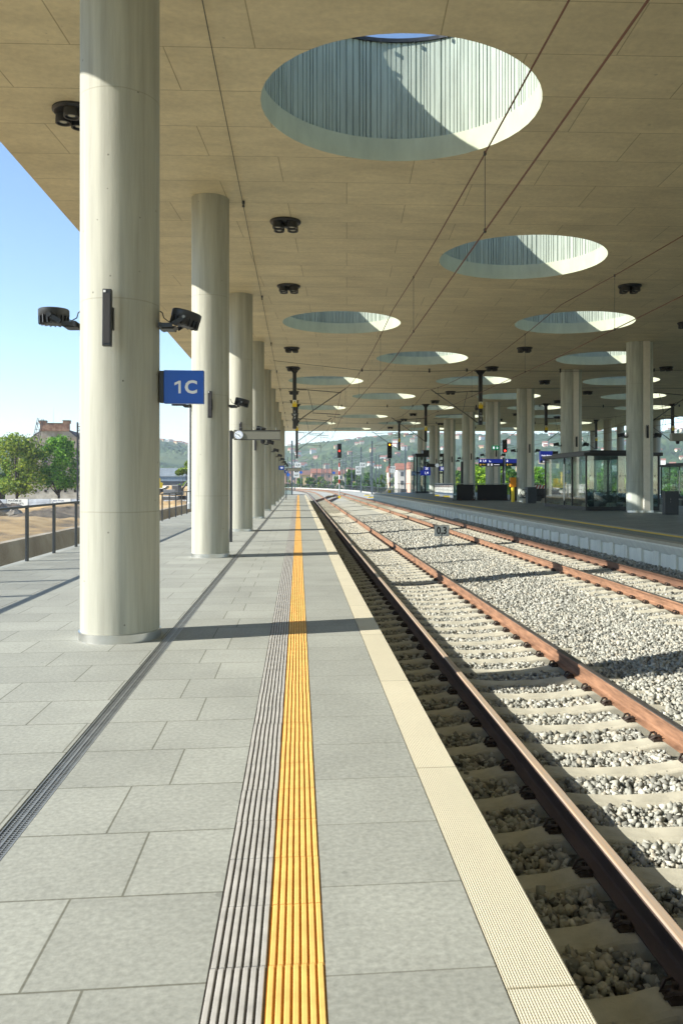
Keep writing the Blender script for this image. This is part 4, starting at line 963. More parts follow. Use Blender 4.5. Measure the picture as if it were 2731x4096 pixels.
# glass lift
p1 = PX(955.5, 1132.7, 93.5); x0 = p1.x; x1 = PX(1017, 1132, 93.5).x
t = thing('glass_lift', 'dark framed glass lift tower at the far end of the island', 'lift', (x0, p1.y, ZI)); w_ = x1-x0; h_ = 4.2
mb = MB()
for a in (0,.9,w_-.9,w_): 
    for b in (0,2.4): mb.b2(a-.07,a+.07,b-.07,b+.07,0,h_)
for z in (.1,2.3,h_): mb.b2(-.07,w_+.07,-.075,.075,z-.08,z+.08).b2(-.07,w_+.07,2.325,2.475,z-.08,z+.08).b2(-.075,.075,.075,2.325,z-.08,z+.08).b2(w_-.075,w_+.075,.075,2.325,z-.08,z+.08)
obj('frame', mb, BLACK, t)
for a, b in ((.07,.83),(.97,w_-.97),(w_-.83,w_-.07)): obj('glass_panel', MB().b2(a,b,-.01,.01,.2,h_-.1), GLASSD, t)
obj('glass_panel', MB().b2(-.01,.01,.1,2.3,.2,h_-.1), GLASSD, t); obj('glass_panel', MB().b2(w_-.01,w_+.01,.1,2.3,.2,h_-.1), GLASSD, t)
obj('roof', MB().b2(-.2,w_+.2,-.2,2.6,h_+.08,h_+.25).b2(.8,w_-.3,.3,2.0,h_+.25,h_+.65), BLACK, t); obj('glass_wing', MB().b2(-.72,-.1,-.01,.01,.1,h_-.2), GLASSD, t)
# dark posts on the island
p1 = PX(1096.5-.0, 1140, 66); p1 = PX((1640+.3189*639)/1.7416, 1140, 70)
t = thing('dark_post', 'slim dark post between the third and fourth island columns', 'post', (p1.x, p1.y, ZI)); obj('post', MB().b2(-.09,.09,-.09,.09,0,3.0), BLACK, t)
# railing at the island end, barriers
t = thing('island_end_railing', 'thin dark railing across the far end of the island platform', 'railing', (9.2, 98.8, .2))
mb = MB()
for q in range(34): mb.b2(q*.34,q*.34+.03,-.015,.015,0,1.1)
mb.b2(0,11.5,-.02,.02,1.08,1.13); obj('bars', mb, DARK, t)

# ------------------------------------------------------------------ near platform railing with mesh, lamp mast
t = thing('platform_railing', 'dark steel railing with wire mesh along the left edge of the near platform', 'railing', (-5.46, 0, 0))
pp = 16.86/math.cos(TH)+.05 - 9*1.86; pp = W(-5.46,16.86)[1]; y = pp - 6*1.87
ys = []
while y < 98: ys.append(y); y += 1.87
for i, y in enumerate(ys):
    po = obj('post', MESHC.get('post') or MB().b2(-.02,.02,-.06,.06,-.15,1.08).b2(-.06,.012,-.055,.055,-.15,-.10), DARK, t, (0,y,0))
    if i == 0: MESHC['post'] = po.data
obj('handrail', MB().b2(-.035,.035,ys[0],ys[-1],1.08,1.125), DARK, t, bevel=.004)
mb = MB(); y0, y1 = 9.5, 30.0; st = .07; hh = 1.0; k = y0
while k < y1:
    for s_ in (-1,1):
        a = Vector((0, k if s_ > 0 else k+hh, .05)); b = Vector((0, a.y+s_*hh, .05+hh)); u = Vector((0,-s_,1)).normalized()*.003
        mb.add([a-u+Vector((.001,0,0)),a+u,b+u,b-u], [(0,1,2,3)])
    k += st
obj('wire_mesh', mb, GREYM, t)
p1 = PX(437.5, 1165, 51.7)
t = thing('lamp_mast', 'tall pale grey lamp mast beyond the railing, left of the second column', 'lamp post', (p1.x, p1.y, -.1)); obj('pole', MB().lathe([(.16,0),(.11,7.4)], 16), GREYM, t, smooth=True)
obj('base_collar', MB().lathe([(.2,0),(.2,.35),(.165,.4)], 16), GREYM, t); obj('lamp_head', MB().b2(-.12,.8,-.12,.12,7.4,7.5), DARK, t)

# ------------------------------------------------------------------ vegetation
def leafmat(name, c0, c1, c2):
    m = bpy.data.materials.new(name); m.use_nodes = True; n = m.node_tree.nodes; L = m.node_tree.links
    g = n.new('ShaderNodeNewGeometry'); r = n.new('ShaderNodeValToRGB'); L.new(g.outputs['Random Per Island'], r.inputs[0]); e = r.color_ramp.elements
    e[0].color = (*c0,1); e[1].color = (*c2,1); q = e.new(.5); q.color = (*c1,1)
    b = n['Principled BSDF']; L.new(r.outputs[0], b.inputs['Base Color']); b.inputs['Roughness'].default_value = .6; b.inputs['Specular IOR Level'].default_value = .25
    tr = n.new('ShaderNodeBsdfTranslucent'); L.new(r.outputs[0], tr.inputs[0]); mx = n.new('ShaderNodeMixShader'); mx.inputs[0].default_value = .35
    o = [x for x in n if x.type == 'OUTPUT_MATERIAL'][0]; L.new(b.outputs[0], mx.inputs[1]); L.new(tr.outputs[0], mx.inputs[2]); L.new(mx.outputs[0], o.inputs[0]); return m
LEAF_A = leafmat('bright_green_leaves', (.04,.12,.012), (.13,.32,.025), (.30,.52,.06))
LEAF_B = leafmat('olive_yellow_leaves', (.05,.10,.015), (.17,.27,.03), (.40,.46,.06))
LEAF_C = leafmat('mid_green_leaves', (.035,.10,.02), (.08,.19,.03), (.15,.28,.05))
LEAF_D = leafmat('lime_green_leaves', (.09,.19,.015), (.22,.38,.03), (.38,.55,.05))
BARK = mat('dark_bark', (.055,.042,.03), .9, var=.3, vscale=6)
def crown_mesh(name, H, Wd, n, leaf, seed, base=.28, nb=16):
    g = np.random.default_rng(seed)
    cb = []; 
    for i in range(nb):
        f = g.uniform(base+.08, .93); rad = Wd/2*math.sin(math.pi*min(1,max(.06,(f-base)/(1.04-base)))**.8)*.72
        a = g.uniform(0, 2*math.pi); q = rad*g.uniform(.35,1.0); cb.append((q*math.cos(a), q*math.sin(a), f*H, g.uniform(.065,.15)*Wd))
    cb = np.array(cb); k = g.integers(0, nb, n); d = g.normal(size=(n,3)); d /= np.linalg.norm(d,axis=1,keepdims=True); r = g.uniform(.55,1.08,n)**.6
    P = cb[k,:3] + d*(cb[k,3]*r)[:,None]*np.array([1,1,.75]) + g.normal(size=(n,3))*Wd*.015
    nn = d*.6 + g.normal(size=(n,3))*.6; nn /= np.linalg.norm(nn,axis=1,keepdims=True)
    u = np.cross(nn, g.normal(size=(n,3))); u /= np.linalg.norm(u,axis=1,keepdims=True); v = np.cross(nn, u)
    s = g.uniform(.6,1.3,n)[:,None]*leaf
    V = np.stack([P-u*s, P-v*s*.6, P+u*s, P+v*s*.6],1).reshape(-1,3); return raw_mesh(name, V, np.arange(4*n).reshape(n,4)), cb
def tree_parts(H, Wd, n, leaf, seed, lm, base=.28, nb=16):
    cmh, cb = crown_mesh('crown', H, Wd, n, leaf, seed, base, nb); cmh.materials.append(lm)
    mb = MB(); r0 = H*.022; mb.tube([(0,0,-.3),(H*.01,0,H*base*.7),(-H*.01,H*.01,H*.5),(0,0,H*.8)], r0, 8, r0*.25)
    for c in cb[:10]:
        z0 = H*base*.8; mb.tube([(0,0,z0),(c[0]*.45,c[1]*.45,(z0+c[2])*.5-.02*H),(c[0]*.95,c[1]*.95,c[2])], r0*.42, 5, r0*.1)
    tm = mk(mb, 'trunk', True); tm.materials.append(BARK); return cmh, tm
def tree(parts, loc, label, group=None, sc_=1, rz=0):
    t = thing('tree', label, 'tree', loc, rz, group); t.scale = (sc_,)*3 if not isinstance(sc_, tuple) else sc_
    obj('trunk', parts[1], None, t); obj('crown', parts[0], None, t); return t
# ------------------------------------------------------------------ ground, construction site
def rampmat(name, c0, c1, c2, s, bump=.5, s2=None):
    m = mat(name, c0, .95, var=.0, col2=c1, vscale=s, bump=bump, bscale=s*6, detail=9)
    r = [x for x in m.node_tree.nodes if x.type == 'VALTORGB'][0]; r.color_ramp.elements[0].color = (*c0,1); q = r.color_ramp.elements.new(.5); q.color = (*c1,1); r.color_ramp.elements[-1].color = (*c2,1); return m
tag(obj('ground', MB().b2(-4000,5000,-300,5500,-9,-5.2), rampmat('meadow_ground', (.12,.13,.05), (.20,.19,.08), (.30,.26,.13), .02)), kind='structure')
def noise2(x, y, seed, n=9, f0=.02):
    g = np.random.default_rng(seed); z = 0*x
    for i in range(n):
        a = g.uniform(0,2*math.pi); f = f0*1.7**(i/1.6); z = z + np.sin((x*math.cos(a)+y*math.sin(a))*f*2*math.pi + g.uniform(0,6))*(.9**i)
    return z/n*2
xs_ = np.concatenate([np.linspace(-160,-60,60), np.linspace(-59,-10.5,90)]); ys_ = np.linspace(-5, 230, 240); XX, YY = np.meshgrid(xs_, ys_)
ZZ = np.interp(YY, [-5,40,90,160,230], [-1.1,-1.5,-3.0,-4.2,-5.0]) + .22*noise2(XX,YY,2,9,.03) + .10*noise2(XX,YY,5,9,.15)
for bx, by, bh, br in ((-27,62,1.3,8),(-20,70,.9,6),(-36,82,1.4,8),(-45,100,.9,10),(-30,110,1.9,9),(-52,120,.8,13),(-24,175,5.0,9),(-21,150,1.2,8),(-60,140,1.4,14)):
    ZZ = ZZ + bh*np.exp(-(((XX-bx)/br)**2+((YY-by)/(br*.8))**2))*(1+.12*noise2(XX,YY,int(abs(bx)),7,.12))
V = np.stack([XX,YY,ZZ],2).reshape(-1,3); nx = len(xs_); ii = np.arange(len(V)).reshape(XX.shape)
Fq = np.stack([ii[:-1,:-1],ii[:-1,1:],ii[1:,1:],ii[1:,:-1]],2).reshape(-1,4); me = raw_mesh('construction_ground', V, Fq); me.shade_smooth()
me.materials.append(rampmat('sandy_site_soil', (.13,.10,.065), (.42,.28,.125), (.56,.42,.23), .30, 1.0))
tag(obj('construction_ground', me, None), kind='structure')
tag(obj('trench_floor', MB().b2(-10.2,-5.4,-5,110,-3.2,-2.7), rampmat('trench_soil', (.12,.085,.05), (.26,.19,.11), (.36,.27,.16), .8)), kind='structure')
mb = MB(); mb.prism([(-10.5,-3),(-9.3,-3),(-9.95,-.62),(-10.0,-.50),(-10.35,-.50),(-10.5,-.9)], 2, 118)
t = obj('retaining_wall', mb, rampmat('stained_wall_concrete', (.22,.17,.11), (.36,.31,.23), (.48,.44,.36), .5)); tag(t, 'low stained concrete retaining wall running along the trench left of the platform', 'retaining wall')
for i, (bx, by, s_) in enumerate(((-33,95,1.5),(-36,99,1.1),(-47,118,1.4),(-52,121,1.8),(-30,92,.8))):
    g = np.random.default_rng(i); mb = MB(); mb.lathe([(.9,0),(1.0,.3),(.7,.8),(.25,1.0)], 9); mb.v = [tuple(np.array(v)*(1+g.uniform(-.2,.2))*s_) for v in mb.v]
    z_ = float(np.interp(by,[-5,40,90,160,230],[-1.1,-1.5,-3.0,-4.2,-5.0]))+.9
    tag(obj('rubble_heap', mb, rampmat('grey_rubble', (.10,.09,.075), (.20,.18,.15), (.33,.30,.25), 1.2), None, (bx,by,z_)), f'{ORD[i]} grey heap of broken concrete lying on the sandy site', 'rubble', 'rubble heaps on the site')
g = random.Random(4)
SOILD = rampmat('dark_damp_soil', (.05,.042,.033), (.12,.095,.07), (.22,.18,.13), .9, 1.0)
for i, (x, y, d, w_, h_) in enumerate(((25,1180,120,5.5,1.6),(75,1182,112,7,1.4),(120,1178,125,5,1.5),(160,1184,100,5.5,1.2),(95,1190,88,4,.9),(180,1176,130,5,1.6))):
    q = PX(x, y, d); gg = np.random.default_rng(40+i); mb = MB(); mb.lathe([(1.0,-.3),(.92,.12),(.72,.42),(.48,.72),(.22,.95),(.05,1.0)], 14)
    mb.v = [(v[0]*w_*gg.uniform(.85,1.15), v[1]*w_*.7*gg.uniform(.85,1.15), v[2]*h_*gg.uniform(.85,1.15)) for v in mb.v]
    tag(obj('soil_heap', mb, SOILD, None, (q.x, q.y, q.z-h_*.15), smooth=True), f'{ORD[i]} heap of dark soil on the sandy site, before the banner fence', 'soil heap', 'dark soil heaps')
t = thing('pipe_stack', 'pale plastic pipes and debris stacked before the banner fence', 'pipes', (-42,128,-3.2))
mb = MB()
for i in range(14): mb.tube([(g.uniform(-6,6),g.uniform(-1,1),g.uniform(.2,.9)),(g.uniform(-6,6),g.uniform(-1,1),g.uniform(.2,.9))], .09, 5)
obj('pipes', mb, WPLATE, t)
# banners
def banner(x0, x1, y0, y1, d, label, lines=None, tint=None):
    a = PX(x0, y1, d); b = PX(x1, y0, d); ang = math.atan2(b.y-a.y, b.x-a.x)
    t = thing('hoarding_banner', label, 'banner', tuple(a), ang); L_ = (Vector((b.x,b.y))-Vector((a.x,a.y))).length; h_ = b.z-a.z
    obj('sheet', MB().b2(.03,L_-.03,-.02,.02,0,h_), tint or WPLATE, t); obj('frame', MB().b2(-.03,.03,-.05,.05,-.6,h_+.05).b2(L_-.03,L_+.03,-.05,.05,-.6,h_+.05), GREYM, t)
    if lines:
        for q, (s_, k_, m_) in enumerate(lines): text(s_, h_*k_, m_, t, (L_*.06,-.025,h_*(.80-.27*q)), align='LEFT', bold=.015)
BLT = mat('blue_grey_print', (.10,.13,.22), .6); bluew = mat('pale_print', (.42,.46,.50), .6, var=.35, vscale=.5, stretch=(1,1,3))
banner(-28, 18, 1147, 1169, 160, 'pale banner at the left picture edge on the site fence', None, bluew)
banner(19, 67, 1146, 1169, 160, 'white hoarding banner with bold black and blue Czech slogan', (('POUČME SE',.25,BLACKL),('Z MINULOSTI.',.25,BLACKL),('Chraňme',.26,BLT)))
banner(68, 117, 1146, 1168, 160, 'white hoarding banner with a grey drapery photo between the two slogans', None, bluew)
banner(118, 165, 1145.5, 1168, 160, 'white hoarding banner reading Learn From The Past', (('Learn From',.27,BLT),('The Past',.27,BLT)))
banner(166, 192, 1146, 1168, 160, 'narrow grey banner half hidden by the nearest column', None, bluew)
banner(377, 404, 1146, 1166, 165, 'pale grey banner seen between the first two columns', None, bluew)
banner(405, 434, 1146, 1166, 165, 'white banner with Czech slogan between the first two columns', (('Poučme se',.22,BLT),('z minulosti',.22,BLT),('Chraňme',.22,BLT)))
# derelict house
H0 = PX(27, 1165, 186); HW = 17.5
th_ = thing('derelict_house', 'derelict brick and plaster gabled house behind the two trees on the left', 'house', (H0.x, H0.y, -5.4), R(4))
PLA = mat('peeling_plaster', (.30,.225,.155), .9, var=.15, vscale=.45, col2=(.50,.46,.38), bump=.4, detail=12); BRK = mat('old_red_brick', (.25,.11,.07), .9, var=.35, vscale=1.4, col2=(.42,.27,.18)); SLT = mat('slate_roof_tiles', (.10,.09,.09), .8, var=.2, vscale=2)
wall_poly = [(0,0),(HW,0),(HW,14.2),(12.4,18.3),(6.6,18.3),(1.4,14.2),(0,14.0)]
obj('wall', MB().prism(wall_poly, 0, 13), PLA, th_)
obj('lower_storey', MB().b2(-1.0,HW+1,-.35,-.02,0,5.6), mat('whitewashed_wall', (.60,.57,.48), .9, var=.35, vscale=.5, col2=(.70,.68,.60)), th_)
obj('cornice', MB().b2(-.3,HW+.3,-.55,-.02,5.62,6.0).b2(-.2,HW+.2,-.25,-.02,9.9,10.15).b2(-.2,HW+.2,-.22,-.02,13.7,13.95), mat('old_cornice', (.42,.37,.28), .9, var=.2, vscale=1), th_)
obj('parapet', MB().b2(6.3,12.5,-.3,1.0,18.3,20.0).b2(6.1,7.6,-.4,1.1,20.0,20.5).b2(11.2,12.7,-.4,1.1,20.0,20.6), BRK, th_)
obj('parapet_cap', MB().b2(6.0,7.7,-.5,1.2,20.5,20.65).b2(11.1,12.8,-.5,1.2,20.6,20.75).b2(7.6,11.2,-.35,1.05,20.0,20.12), mat('patina_cap', (.12,.17,.14), .7), th_)
mb = MB(); mb.prism([(12.4,18.2),(17.9,13.9),(17.9,14.25),(12.4,18.6)], .2, 13.2); mb.prism([(6.6,18.2),(.6,13.9),(.6,14.25),(6.6,18.6)], .2, 13.2); mb.b2(6.6,12.4,1,13.2,18.25,18.5); rf = obj('roof', mb, SLT, th_)
ch = obj('chimney', MB().b2(14.3,15.5,3,4.2,15.5,19.4).b2(14.1,15.7,2.8,4.4,19.4,19.7).b2(14.5,15.3,3.2,4.0,19.7,20.4), BRK, rf); obj('antenna', MB().tube([(9,.5,20),(9,.5,23.5)], .05, 4), GREYM, th_)
WD = mat('dark_window_opening', (.02,.02,.022), .4); WF = mat('pale_window_frame', (.5,.52,.5), .7)
wl = [(3.2,11.2,1.1,1.7),(7.2,11.2,1.1,1.7),(11.2,11.2,1.1,1.7),(14.6,11.2,1.1,1.7),(3.2,7.4,1.2,1.9),(7.2,7.4,1.2,1.9),(11.2,7.4,1.2,1.9),(14.6,7.4,1.2,1.9),(9.4,15.2,1.0,1.4)]
for a, z, w_, h_ in wl:
    f = obj('window', MB().b2(a-w_/2-.14,a+w_/2+.14,-.10,-.02,z-.14,z).b2(a-w_/2-.14,a+w_/2+.14,-.10,-.02,z+h_,z+h_+.14).b2(a-w_/2-.14,a-w_/2,-.10,-.02,z,z+h_).b2(a+w_/2,a+w_/2+.14,-.10,-.02,z,z+h_), WF, th_); obj('pane', MB().b2(a-w_/2,a+w_/2,-.05,-.01,z,z+h_), WD, f)
for i, a in enumerate((.8,3.5,6.8,10.6,13.4,16)): obj('opening', MB().b2(a,a+1.5,-.42,-.34,(.2 if i % 2 else .8),2.9), WD if i % 3 else mat('warm_opening', (.25,.15,.06), .9), th_)
for i in range(8): obj('beam_hole', MB().b2(1+i*2.1,1.5+i*2.1,-.42,-.34,4.5,5.1), WD, th_)
g = np.random.default_rng(3)
# two big trees in front of it
pA = tree_parts(15.2, 13.0, 8000, .27, 11, LEAF_A, .22, 52); pB = tree_parts(15.5, 16.5, 8000, .27, 12, LEAF_B, .18, 56)
q = PX(136, 1150, 172); tree(pA, (q.x, q.y, -4.0), 'large bright green tree in front of the derelict house')
q = PX(40, 1150, 168); tree(pB, (q.x, q.y, -4.0), 'large olive and yellow tinged tree at the left picture edge', None, 1.0)
pC = tree_parts(7, 5.5, 1600, .28, 13, LEAF_B, .15, 12)
q = PX(430, 1120, 190); tree(pC, (q.x, q.y, -3.0), 'small autumn-brown tree on the soil heap between the first two columns', None, 1.35)
def lattice(loc, hgt, w_, label, lean=0):
    t = thing('lattice_mast', label, 'mast', loc); t.rotation_euler = (0, lean, 0); mb = MB()
    for a in (-1,1):
        for b in (-1,1): mb.b2(a*w_/2-.05,a*w_/2+.05,b*w_/2-.05,b*w_/2+.05,0,hgt)
    k_ = int(hgt/w_/1.2)
    for i in range(k_):
        z = i*hgt/k_; s_ = 1 if i % 2 else -1; mb.tube([(-s_*w_/2,-w_/2,z),(s_*w_/2,-w_/2,z+hgt/k_)], .035, 4); mb.b2(-w_/2,w_/2,-w_/2-.03,-w_/2+.03,z-.05,z+.05)
    obj('lattice', mb, BLACK, t)
q = PX(184.5, 1145, 120); lattice((q.x,q.y,-3.5), 13.6, .5, 'dark lattice mast right beside the nearest column')
q = PX(62, 1100, 180); lattice((q.x,q.y,.5), 15.0, 1.0, 'leaning dark lattice boom behind the olive tree', R(12))
# small construction machines
def excavator(loc, rz, colr, label):
    t = thing('excavator', label, 'excavator', loc, rz)
    u = obj('undercarriage', MB().b2(-1.3,-.8,-1.9,1.9,0,.8).b2(.8,1.3,-1.9,1.9,0,.8), BLACK, t, bevel=.15)
    obj('body', MB().b2(-1.3,1.3,-1.2,1.7,.9,2.0), colr, t, bevel=.08); c = obj('cab', MB().b2(-1.25,-.25,-1.9,-.3,1.2,2.9), colr, t, bevel=.08); obj('cab_window', MB().b2(-1.15,-.35,-1.93,-1.88,1.7,2.7).b2(-1.28,-1.24,-1.7,-.5,1.7,2.7), WD, c)
    obj('arm', MB().tube([(.3,-1.2,1.6),(.3,-3.5,4.2),(.3,-5.5,3.4)], .2, 6).tube([(.3,-5.5,3.4),(.3,-6.2,1.2)], .15, 6), colr, t); obj('bucket', MB().prism([(-6.6,.3),(-5.6,.5),(-5.8,1.3),(-6.4,1.2)], -.2, .8, swap=True), BLACK, t)
q = PX(366, 1112, 170); excavator((q.x-.8,q.y,1.62-26*170/F), R(200), YELLOW, 'yellow excavator seen just right of the nearest column'); q = PX(402, 1110, 160); excavator((q.x,q.y,-2.0), R(60), DARK, 'dark excavator on the site between the first two columns')
# industrial hall
q = PX(345, 1098, 420); t = thing('industrial_hall', 'long grey-blue industrial hall below the wooded hill', 'building', (q.x, q.y, -4)); obj('wall', MB().b2(0,24,0,30,0,8.0), mat('grey_blue_cladding', (.20,.25,.30), .6, var=.2, vscale=.3, stretch=(3,1,1)), t); obj('roof', MB().b2(-.5,24.5,-.5,30.5,8.0,12.2), mat('grey_roof_band', (.36,.40,.43), .6, var=.15, vscale=.3), t)
obj('window_band', MB().b2(.2,23.8,-.05,-.01,3,5.6), mat('dark_window_opening', (0,0,0)), t)

# ------------------------------------------------------------------ far hill and town
def hill_h(X, Y):
    d = np.sqrt(X*X+Y*Y); a = np.arctan2(X, Y)
    top = np.interp(a, [-.6,-.25,-.16,-.13,-.01,.05,.12,.25,.45,.7], [66,72,78,70,68,80,92,90,96,98])
    f = np.clip((d-750)/(1750-750), 0, 1); f = f*f*(3-2*f)
    return -5+ (top+5)*f + (f*(1-f)*14)*noise2(X,Y,8,9,.0009) + 2.0*f*noise2(X,Y,9,9,.004)
na, nd = 520, 230
A_, D_ = np.meshgrid(np.linspace(-.55,.62,na), np.concatenate([np.linspace(620,1800,200), np.linspace(1810,2600,30)]))
X_ = D_*np.sin(A_+TH); Y_ = D_*np.cos(A_+TH); g = np.random.default_rng(5)
Z_ = hill_h(X_, Y_); wood = np.clip(noise2(X_,Y_,21,9,.0022)*2.2+.55, 0, 1)*np.clip((D_-700)/200,0,1); Z_ = Z_ + wood*g.uniform(0,7.5,Z_.shape)
V = np.stack([X_,Y_,Z_],2).reshape(-1,3); ii = np.arange(len(V)).reshape(X_.shape)
Fq = np.stack([ii[:-1,:-1],ii[:-1,1:],ii[1:,1:],ii[1:,:-1]],2).reshape(-1,4); me = raw_mesh('hill', V, Fq)
hm = rampmat('wooded_hillside', (.018,.048,.014), (.035,.08,.022), (.11,.145,.05), .008, .2); me.materials.append(hm); tag(obj('hill', me, None), kind='structure')
def hz(x, y): return float(hill_h(np.array([x]), np.array([y]))[0])
WALLS = [mat('cream_render', (.62,.55,.42), .85, var=.06, vscale=.3), mat('white_render', (.66,.65,.60), .85, var=.05, vscale=.3), mat('pink_render', (.55,.36,.28), .85, var=.06, vscale=.3), mat('ochre_render', (.55,.42,.22), .85, var=.06, vscale=.3)]
RTILE = mat('red_roof_tiles', (.27,.12,.08), .85, var=.2, vscale=.5); FLATR = mat('flat_roof_grey', (.30,.29,.27), .9)
def house_parts(w_, l_, h_, wm, flat=False, floors=2):
    wl_ = mk(MB().b2(-w_/2,w_/2,-l_/2,l_/2,-4,h_), 'wall'); wl_.materials.append(wm)
    if flat: rf_ = mk(MB().b2(-w_/2-.2,w_/2+.2,-l_/2-.2,l_/2+.2,h_,h_+.5), 'roof'); rf_.materials.append(FLATR)
    else: rf_ = mk(MB().prism([(-l_/2-.4,h_),(l_/2+.4,h_),(0,h_+l_*.38)], -w_/2-.4, w_/2+.4, swap=True), 'roof'); rf_.materials.append(RTILE)
    return wl_, rf_
HP = [house_parts(10,7,4.5,WALLS[0]), house_parts(12,8,5.5,WALLS[1]), house_parts(9,7,4.5,WALLS[2]), house_parts(22,9,6,WALLS[1],True,3), house_parts(11,7,4.5,WALLS[3])]
def house(parts, loc, rz, label, group, nm='house', cat='house', scale=None):
    t = thing(nm, label, cat, loc, rz, group)
    if scale: t.scale = scale
    obj('wall', parts[0], None, t); obj('roof', parts[1], None, t); return t
g = random.Random(12); hc = 0
HL = ['small cream house with red roof on the distant green hillside','small white house with red roof on the distant green hillside','small pink house with red roof on the distant green hillside','long white flat-roofed block on the distant green hillside','small ochre house with red roof on the distant green hillside']
while hc < 230:
    a = g.choice([g.uniform(-.11,.45), g.uniform(.05,.45), g.uniform(-.16,.0)])+0; d = g.uniform(1000,1720) if a > -.12 else g.uniform(1600,1740); x, y = d*math.sin(a+0), d*math.cos(a+0)
    k_ = g.choices(range(5), [4,5,2,2,3])[0]; house(HP[k_], (x, y, hz(x,y)+2.8), g.uniform(-.6,.6), HL[k_], 'houses scattered on the far hillside', scale=(.72,.72,.72)); hc += 1
# tower blocks on the right of the ridge
TP = [house_parts(22,14,34,WALLS[0],True,10), house_parts(30,14,22,mat('mint_render', (.42,.58,.45), .85, var=.05),True,7), house_parts(18,14,44,WALLS[1],True,12), house_parts(34,14,20,WALLS[3],True,6)]
for i, (x, y, k_, lb) in enumerate(((1527,1030,2,'tallest grey-white tower block on the ridge at the right'),(1362,1030,0,'cream tower block on the ridge between the right-hand columns'),(1406,1034,2,'slim white tower block on the ridge behind the glass shelter'),(1076,1034,3,'yellowish long block on the ridge between island columns'),(1063,1040,1,'mint green panel block on the hill between island columns'),(1012,1040,0,'cream panel block on the hill beside the lift'),(1150,1038,2,'white panel block behind the overhead line left of the wide column'),(983,1040,3,'ochre panel block on the hill just behind the lift'),(930,1048,0,'cream tower on the hillside right of the amber signal'))):
    q = PX(x, y, 1650); house(TP[k_], (q.x, q.y, q.z-12), g.uniform(-.2,.3), lb, None, 'tower_block', 'tower block', (.62,.62,.62))
# town at the foot
g2 = random.Random(5)
def town_house(x0, x1, ytop, d, wm, label, floors, roofh=.22, flat=False):
    q0 = PX(x0, ytop, d); q1 = PX(x1, ytop, d); w_ = q1.x-q0.x; l_ = 11.0; h_ = q0.z+3.5-(0 if flat else l_*roofh)
    t = thing('apartment_building', label, 'building', ((q0.x+q1.x)/2, q0.y+l_/2, -3.5), g2.uniform(-.12,.04))
    wl_ = obj('wall', MB().b2(-w_/2,w_/2,-l_/2,l_/2,-2,h_), wm, t)
    if flat: obj('roof', MB().b2(-w_/2-.2,w_/2+.2,-l_/2-.2,l_/2+.2,h_,h_+.4), FLATR, t)
    else: obj('roof', MB().prism([(-l_/2-.4,h_),(l_/2+.4,h_),(0,h_+l_*roofh)], -w_/2-.4, w_/2+.4, swap=True), RTILE2 if g2.random() < .6 else RTILE, t)
    nw = max(2, int(w_/3.4)); zt = h_-2.4
    for f_ in range(floors):
        for k_ in range(nw):
            z = zt-3.1*f_
            if z > 0: obj('window', TWIN, None, t, (-w_/2+(k_+.5)*w_/nw, -l_/2, z))
RTILE2 = mat('brown_roof_tiles', (.17,.10,.075), .9, var=.25, vscale=.5)
TWIN = mk(MB().b2(-.55,.55,-.06,-.01,0,1.5), 'window'); TWIN.materials.append(mat('distant_window_glass', (.10,.12,.13), .3))
for a in ((912,955,1063,300,WALLS[1],'white and pink five-storey apartment building with red roof right of the amber signal',5),
          (941,962,1060,285,WALLS[2],'pale pink apartment building tight beside the glass lift',5),
          (893,914,1070,330,WALLS[0],'cream apartment building directly behind the amber signal',4),
          (764,792,1078,420,WALLS[0],'cream house with brown roof behind the viaduct masts',3),
          (715,762,1076,440,WALLS[2],'long reddish roofed house behind the left viaduct masts',3),
          (684,712,1080,430,WALLS[3],'low house behind the 0,4 plate of the left mast',3),
          (795,816,1082,400,WALLS[3],'small ochre house behind the red signal',3),
          (655,683,1078,380,WALLS[2],'brick coloured house behind the far platform end',3),
          (1055,1085,1072,430,WALLS[1],'white slab building seen between island columns',4),
          (1085,1112,1076,400,WALLS[0],'low cream building with red roof left of the direction board',3)): town_house(*a)
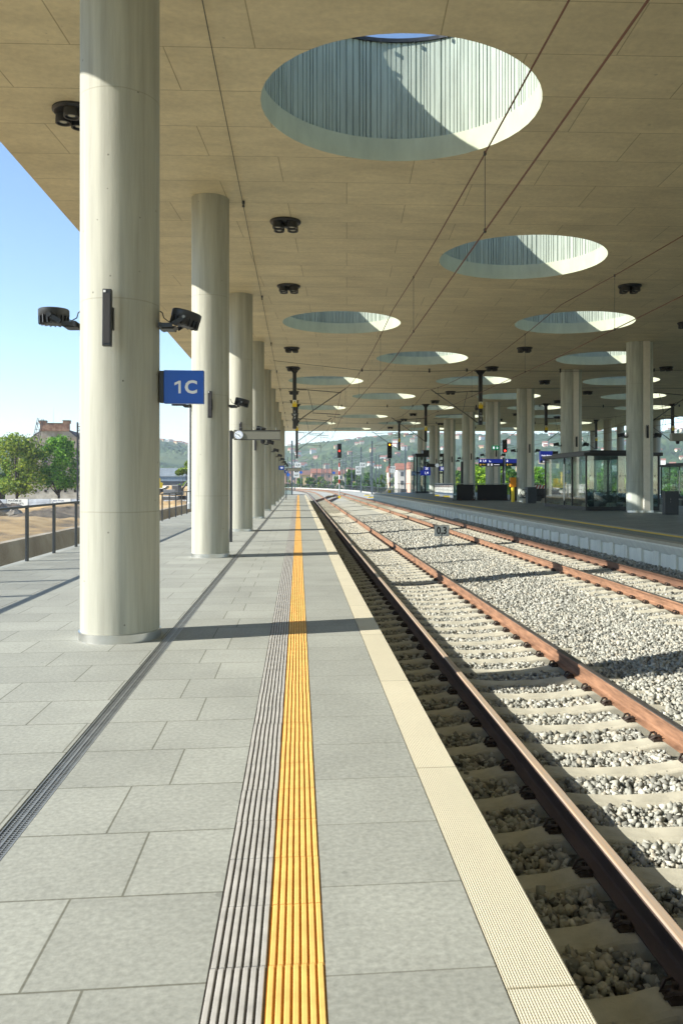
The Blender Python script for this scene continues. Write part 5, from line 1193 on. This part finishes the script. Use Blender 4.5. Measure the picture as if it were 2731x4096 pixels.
# tree rows
TV = [tree_parts(9,8,1500,.36,21,LEAF_C,.10,16), tree_parts(10,8,1500,.36,22,LEAF_A,.10,16), tree_parts(8,8.5,1500,.36,23,LEAF_D,.08,16), tree_parts(8,8,1400,.36,24,LEAF_B,.08,14), tree_parts(12,6,1400,.36,25,LEAF_C,.08,16)]
TL = ['mid green bushy tree','bright green tree','lime green low tree','olive yellow-tinged tree','tall slender dark green tree']
def trow(n, x0, x1, d0, d1, ks, zb, where, group, smin=.8, smax=1.2):
    for i in range(n):
        x = x0+(x1-x0)*(i+g.uniform(.1,.9))/n; d = g.uniform(d0, d1); q = PX(x, 1105, d); k_ = g.choice(ks)
        tree(TV[k_], (q.x, q.y, zb), TL[k_]+' '+where, group, g.uniform(smin,smax), g.uniform(0,6))
trow(9, 662, 775, 350, 400, [0,3,3,0], -4.5, 'behind the far bend of the viaduct', 'trees behind the viaduct bend', .7, 1.0)
trow(12, 775, 960, 330, 380, [0,1,4,1,4], -4.5, 'between the viaduct masts and the town', 'trees behind the viaduct masts', .8, 1.3)
trow(7, 1035, 1110, 200, 260, [0,3,0], -4.5, 'behind the stairwell enclosure', 'trees behind the stairwell', .9, 1.15)
trow(10, 1100, 1270, 150, 200, [2,2,0,1], -5.0, 'beyond the island platform', 'trees beyond the island', .95, 1.2)
trow(15, 1270, 1640, 140, 220, [2,1,0,2], -5.0, 'seen through the glass shelters', 'trees behind the shelters', .8, 1.1)
trow(26, 640, 1640, 560, 700, [0,1,4,0], -6, 'in the hazy belt below the hill', 'trees in the belt below the hill', 1.0, 1.7)
trow(6, 366, 440, 500, 620, [0,3], -6, 'behind the industrial hall', 'trees behind the industrial hall', .8, 1.2)
trow(5, -60, 60, 200, 240, [0,1], -5, 'behind the derelict house', 'trees behind the derelict house', 1.0, 1.3)
# ------------------------------------------------------------------ haze
hb = tag(obj('haze', MB().b2(-2900,3200,-200,2900,-10.2,140), None), 'thin pale blue air haze over the valley', kind='stuff')
hmz = bpy.data.materials.new('thin_haze'); hmz.use_nodes = True; n = hmz.node_tree.nodes; L = hmz.node_tree.links
n.remove(n['Principled BSDF']); o = [x for x in n if x.type == 'OUTPUT_MATERIAL'][0]; pv = n.new('ShaderNodeVolumePrincipled'); pv.inputs['Density'].default_value = .00020; pv.inputs['Color'].default_value = (.80,.88,1,1); pv.inputs['Anisotropy'].default_value = .2
L.new(pv.outputs[0], o.inputs['Volume']); hb.data.materials.append(hmz)
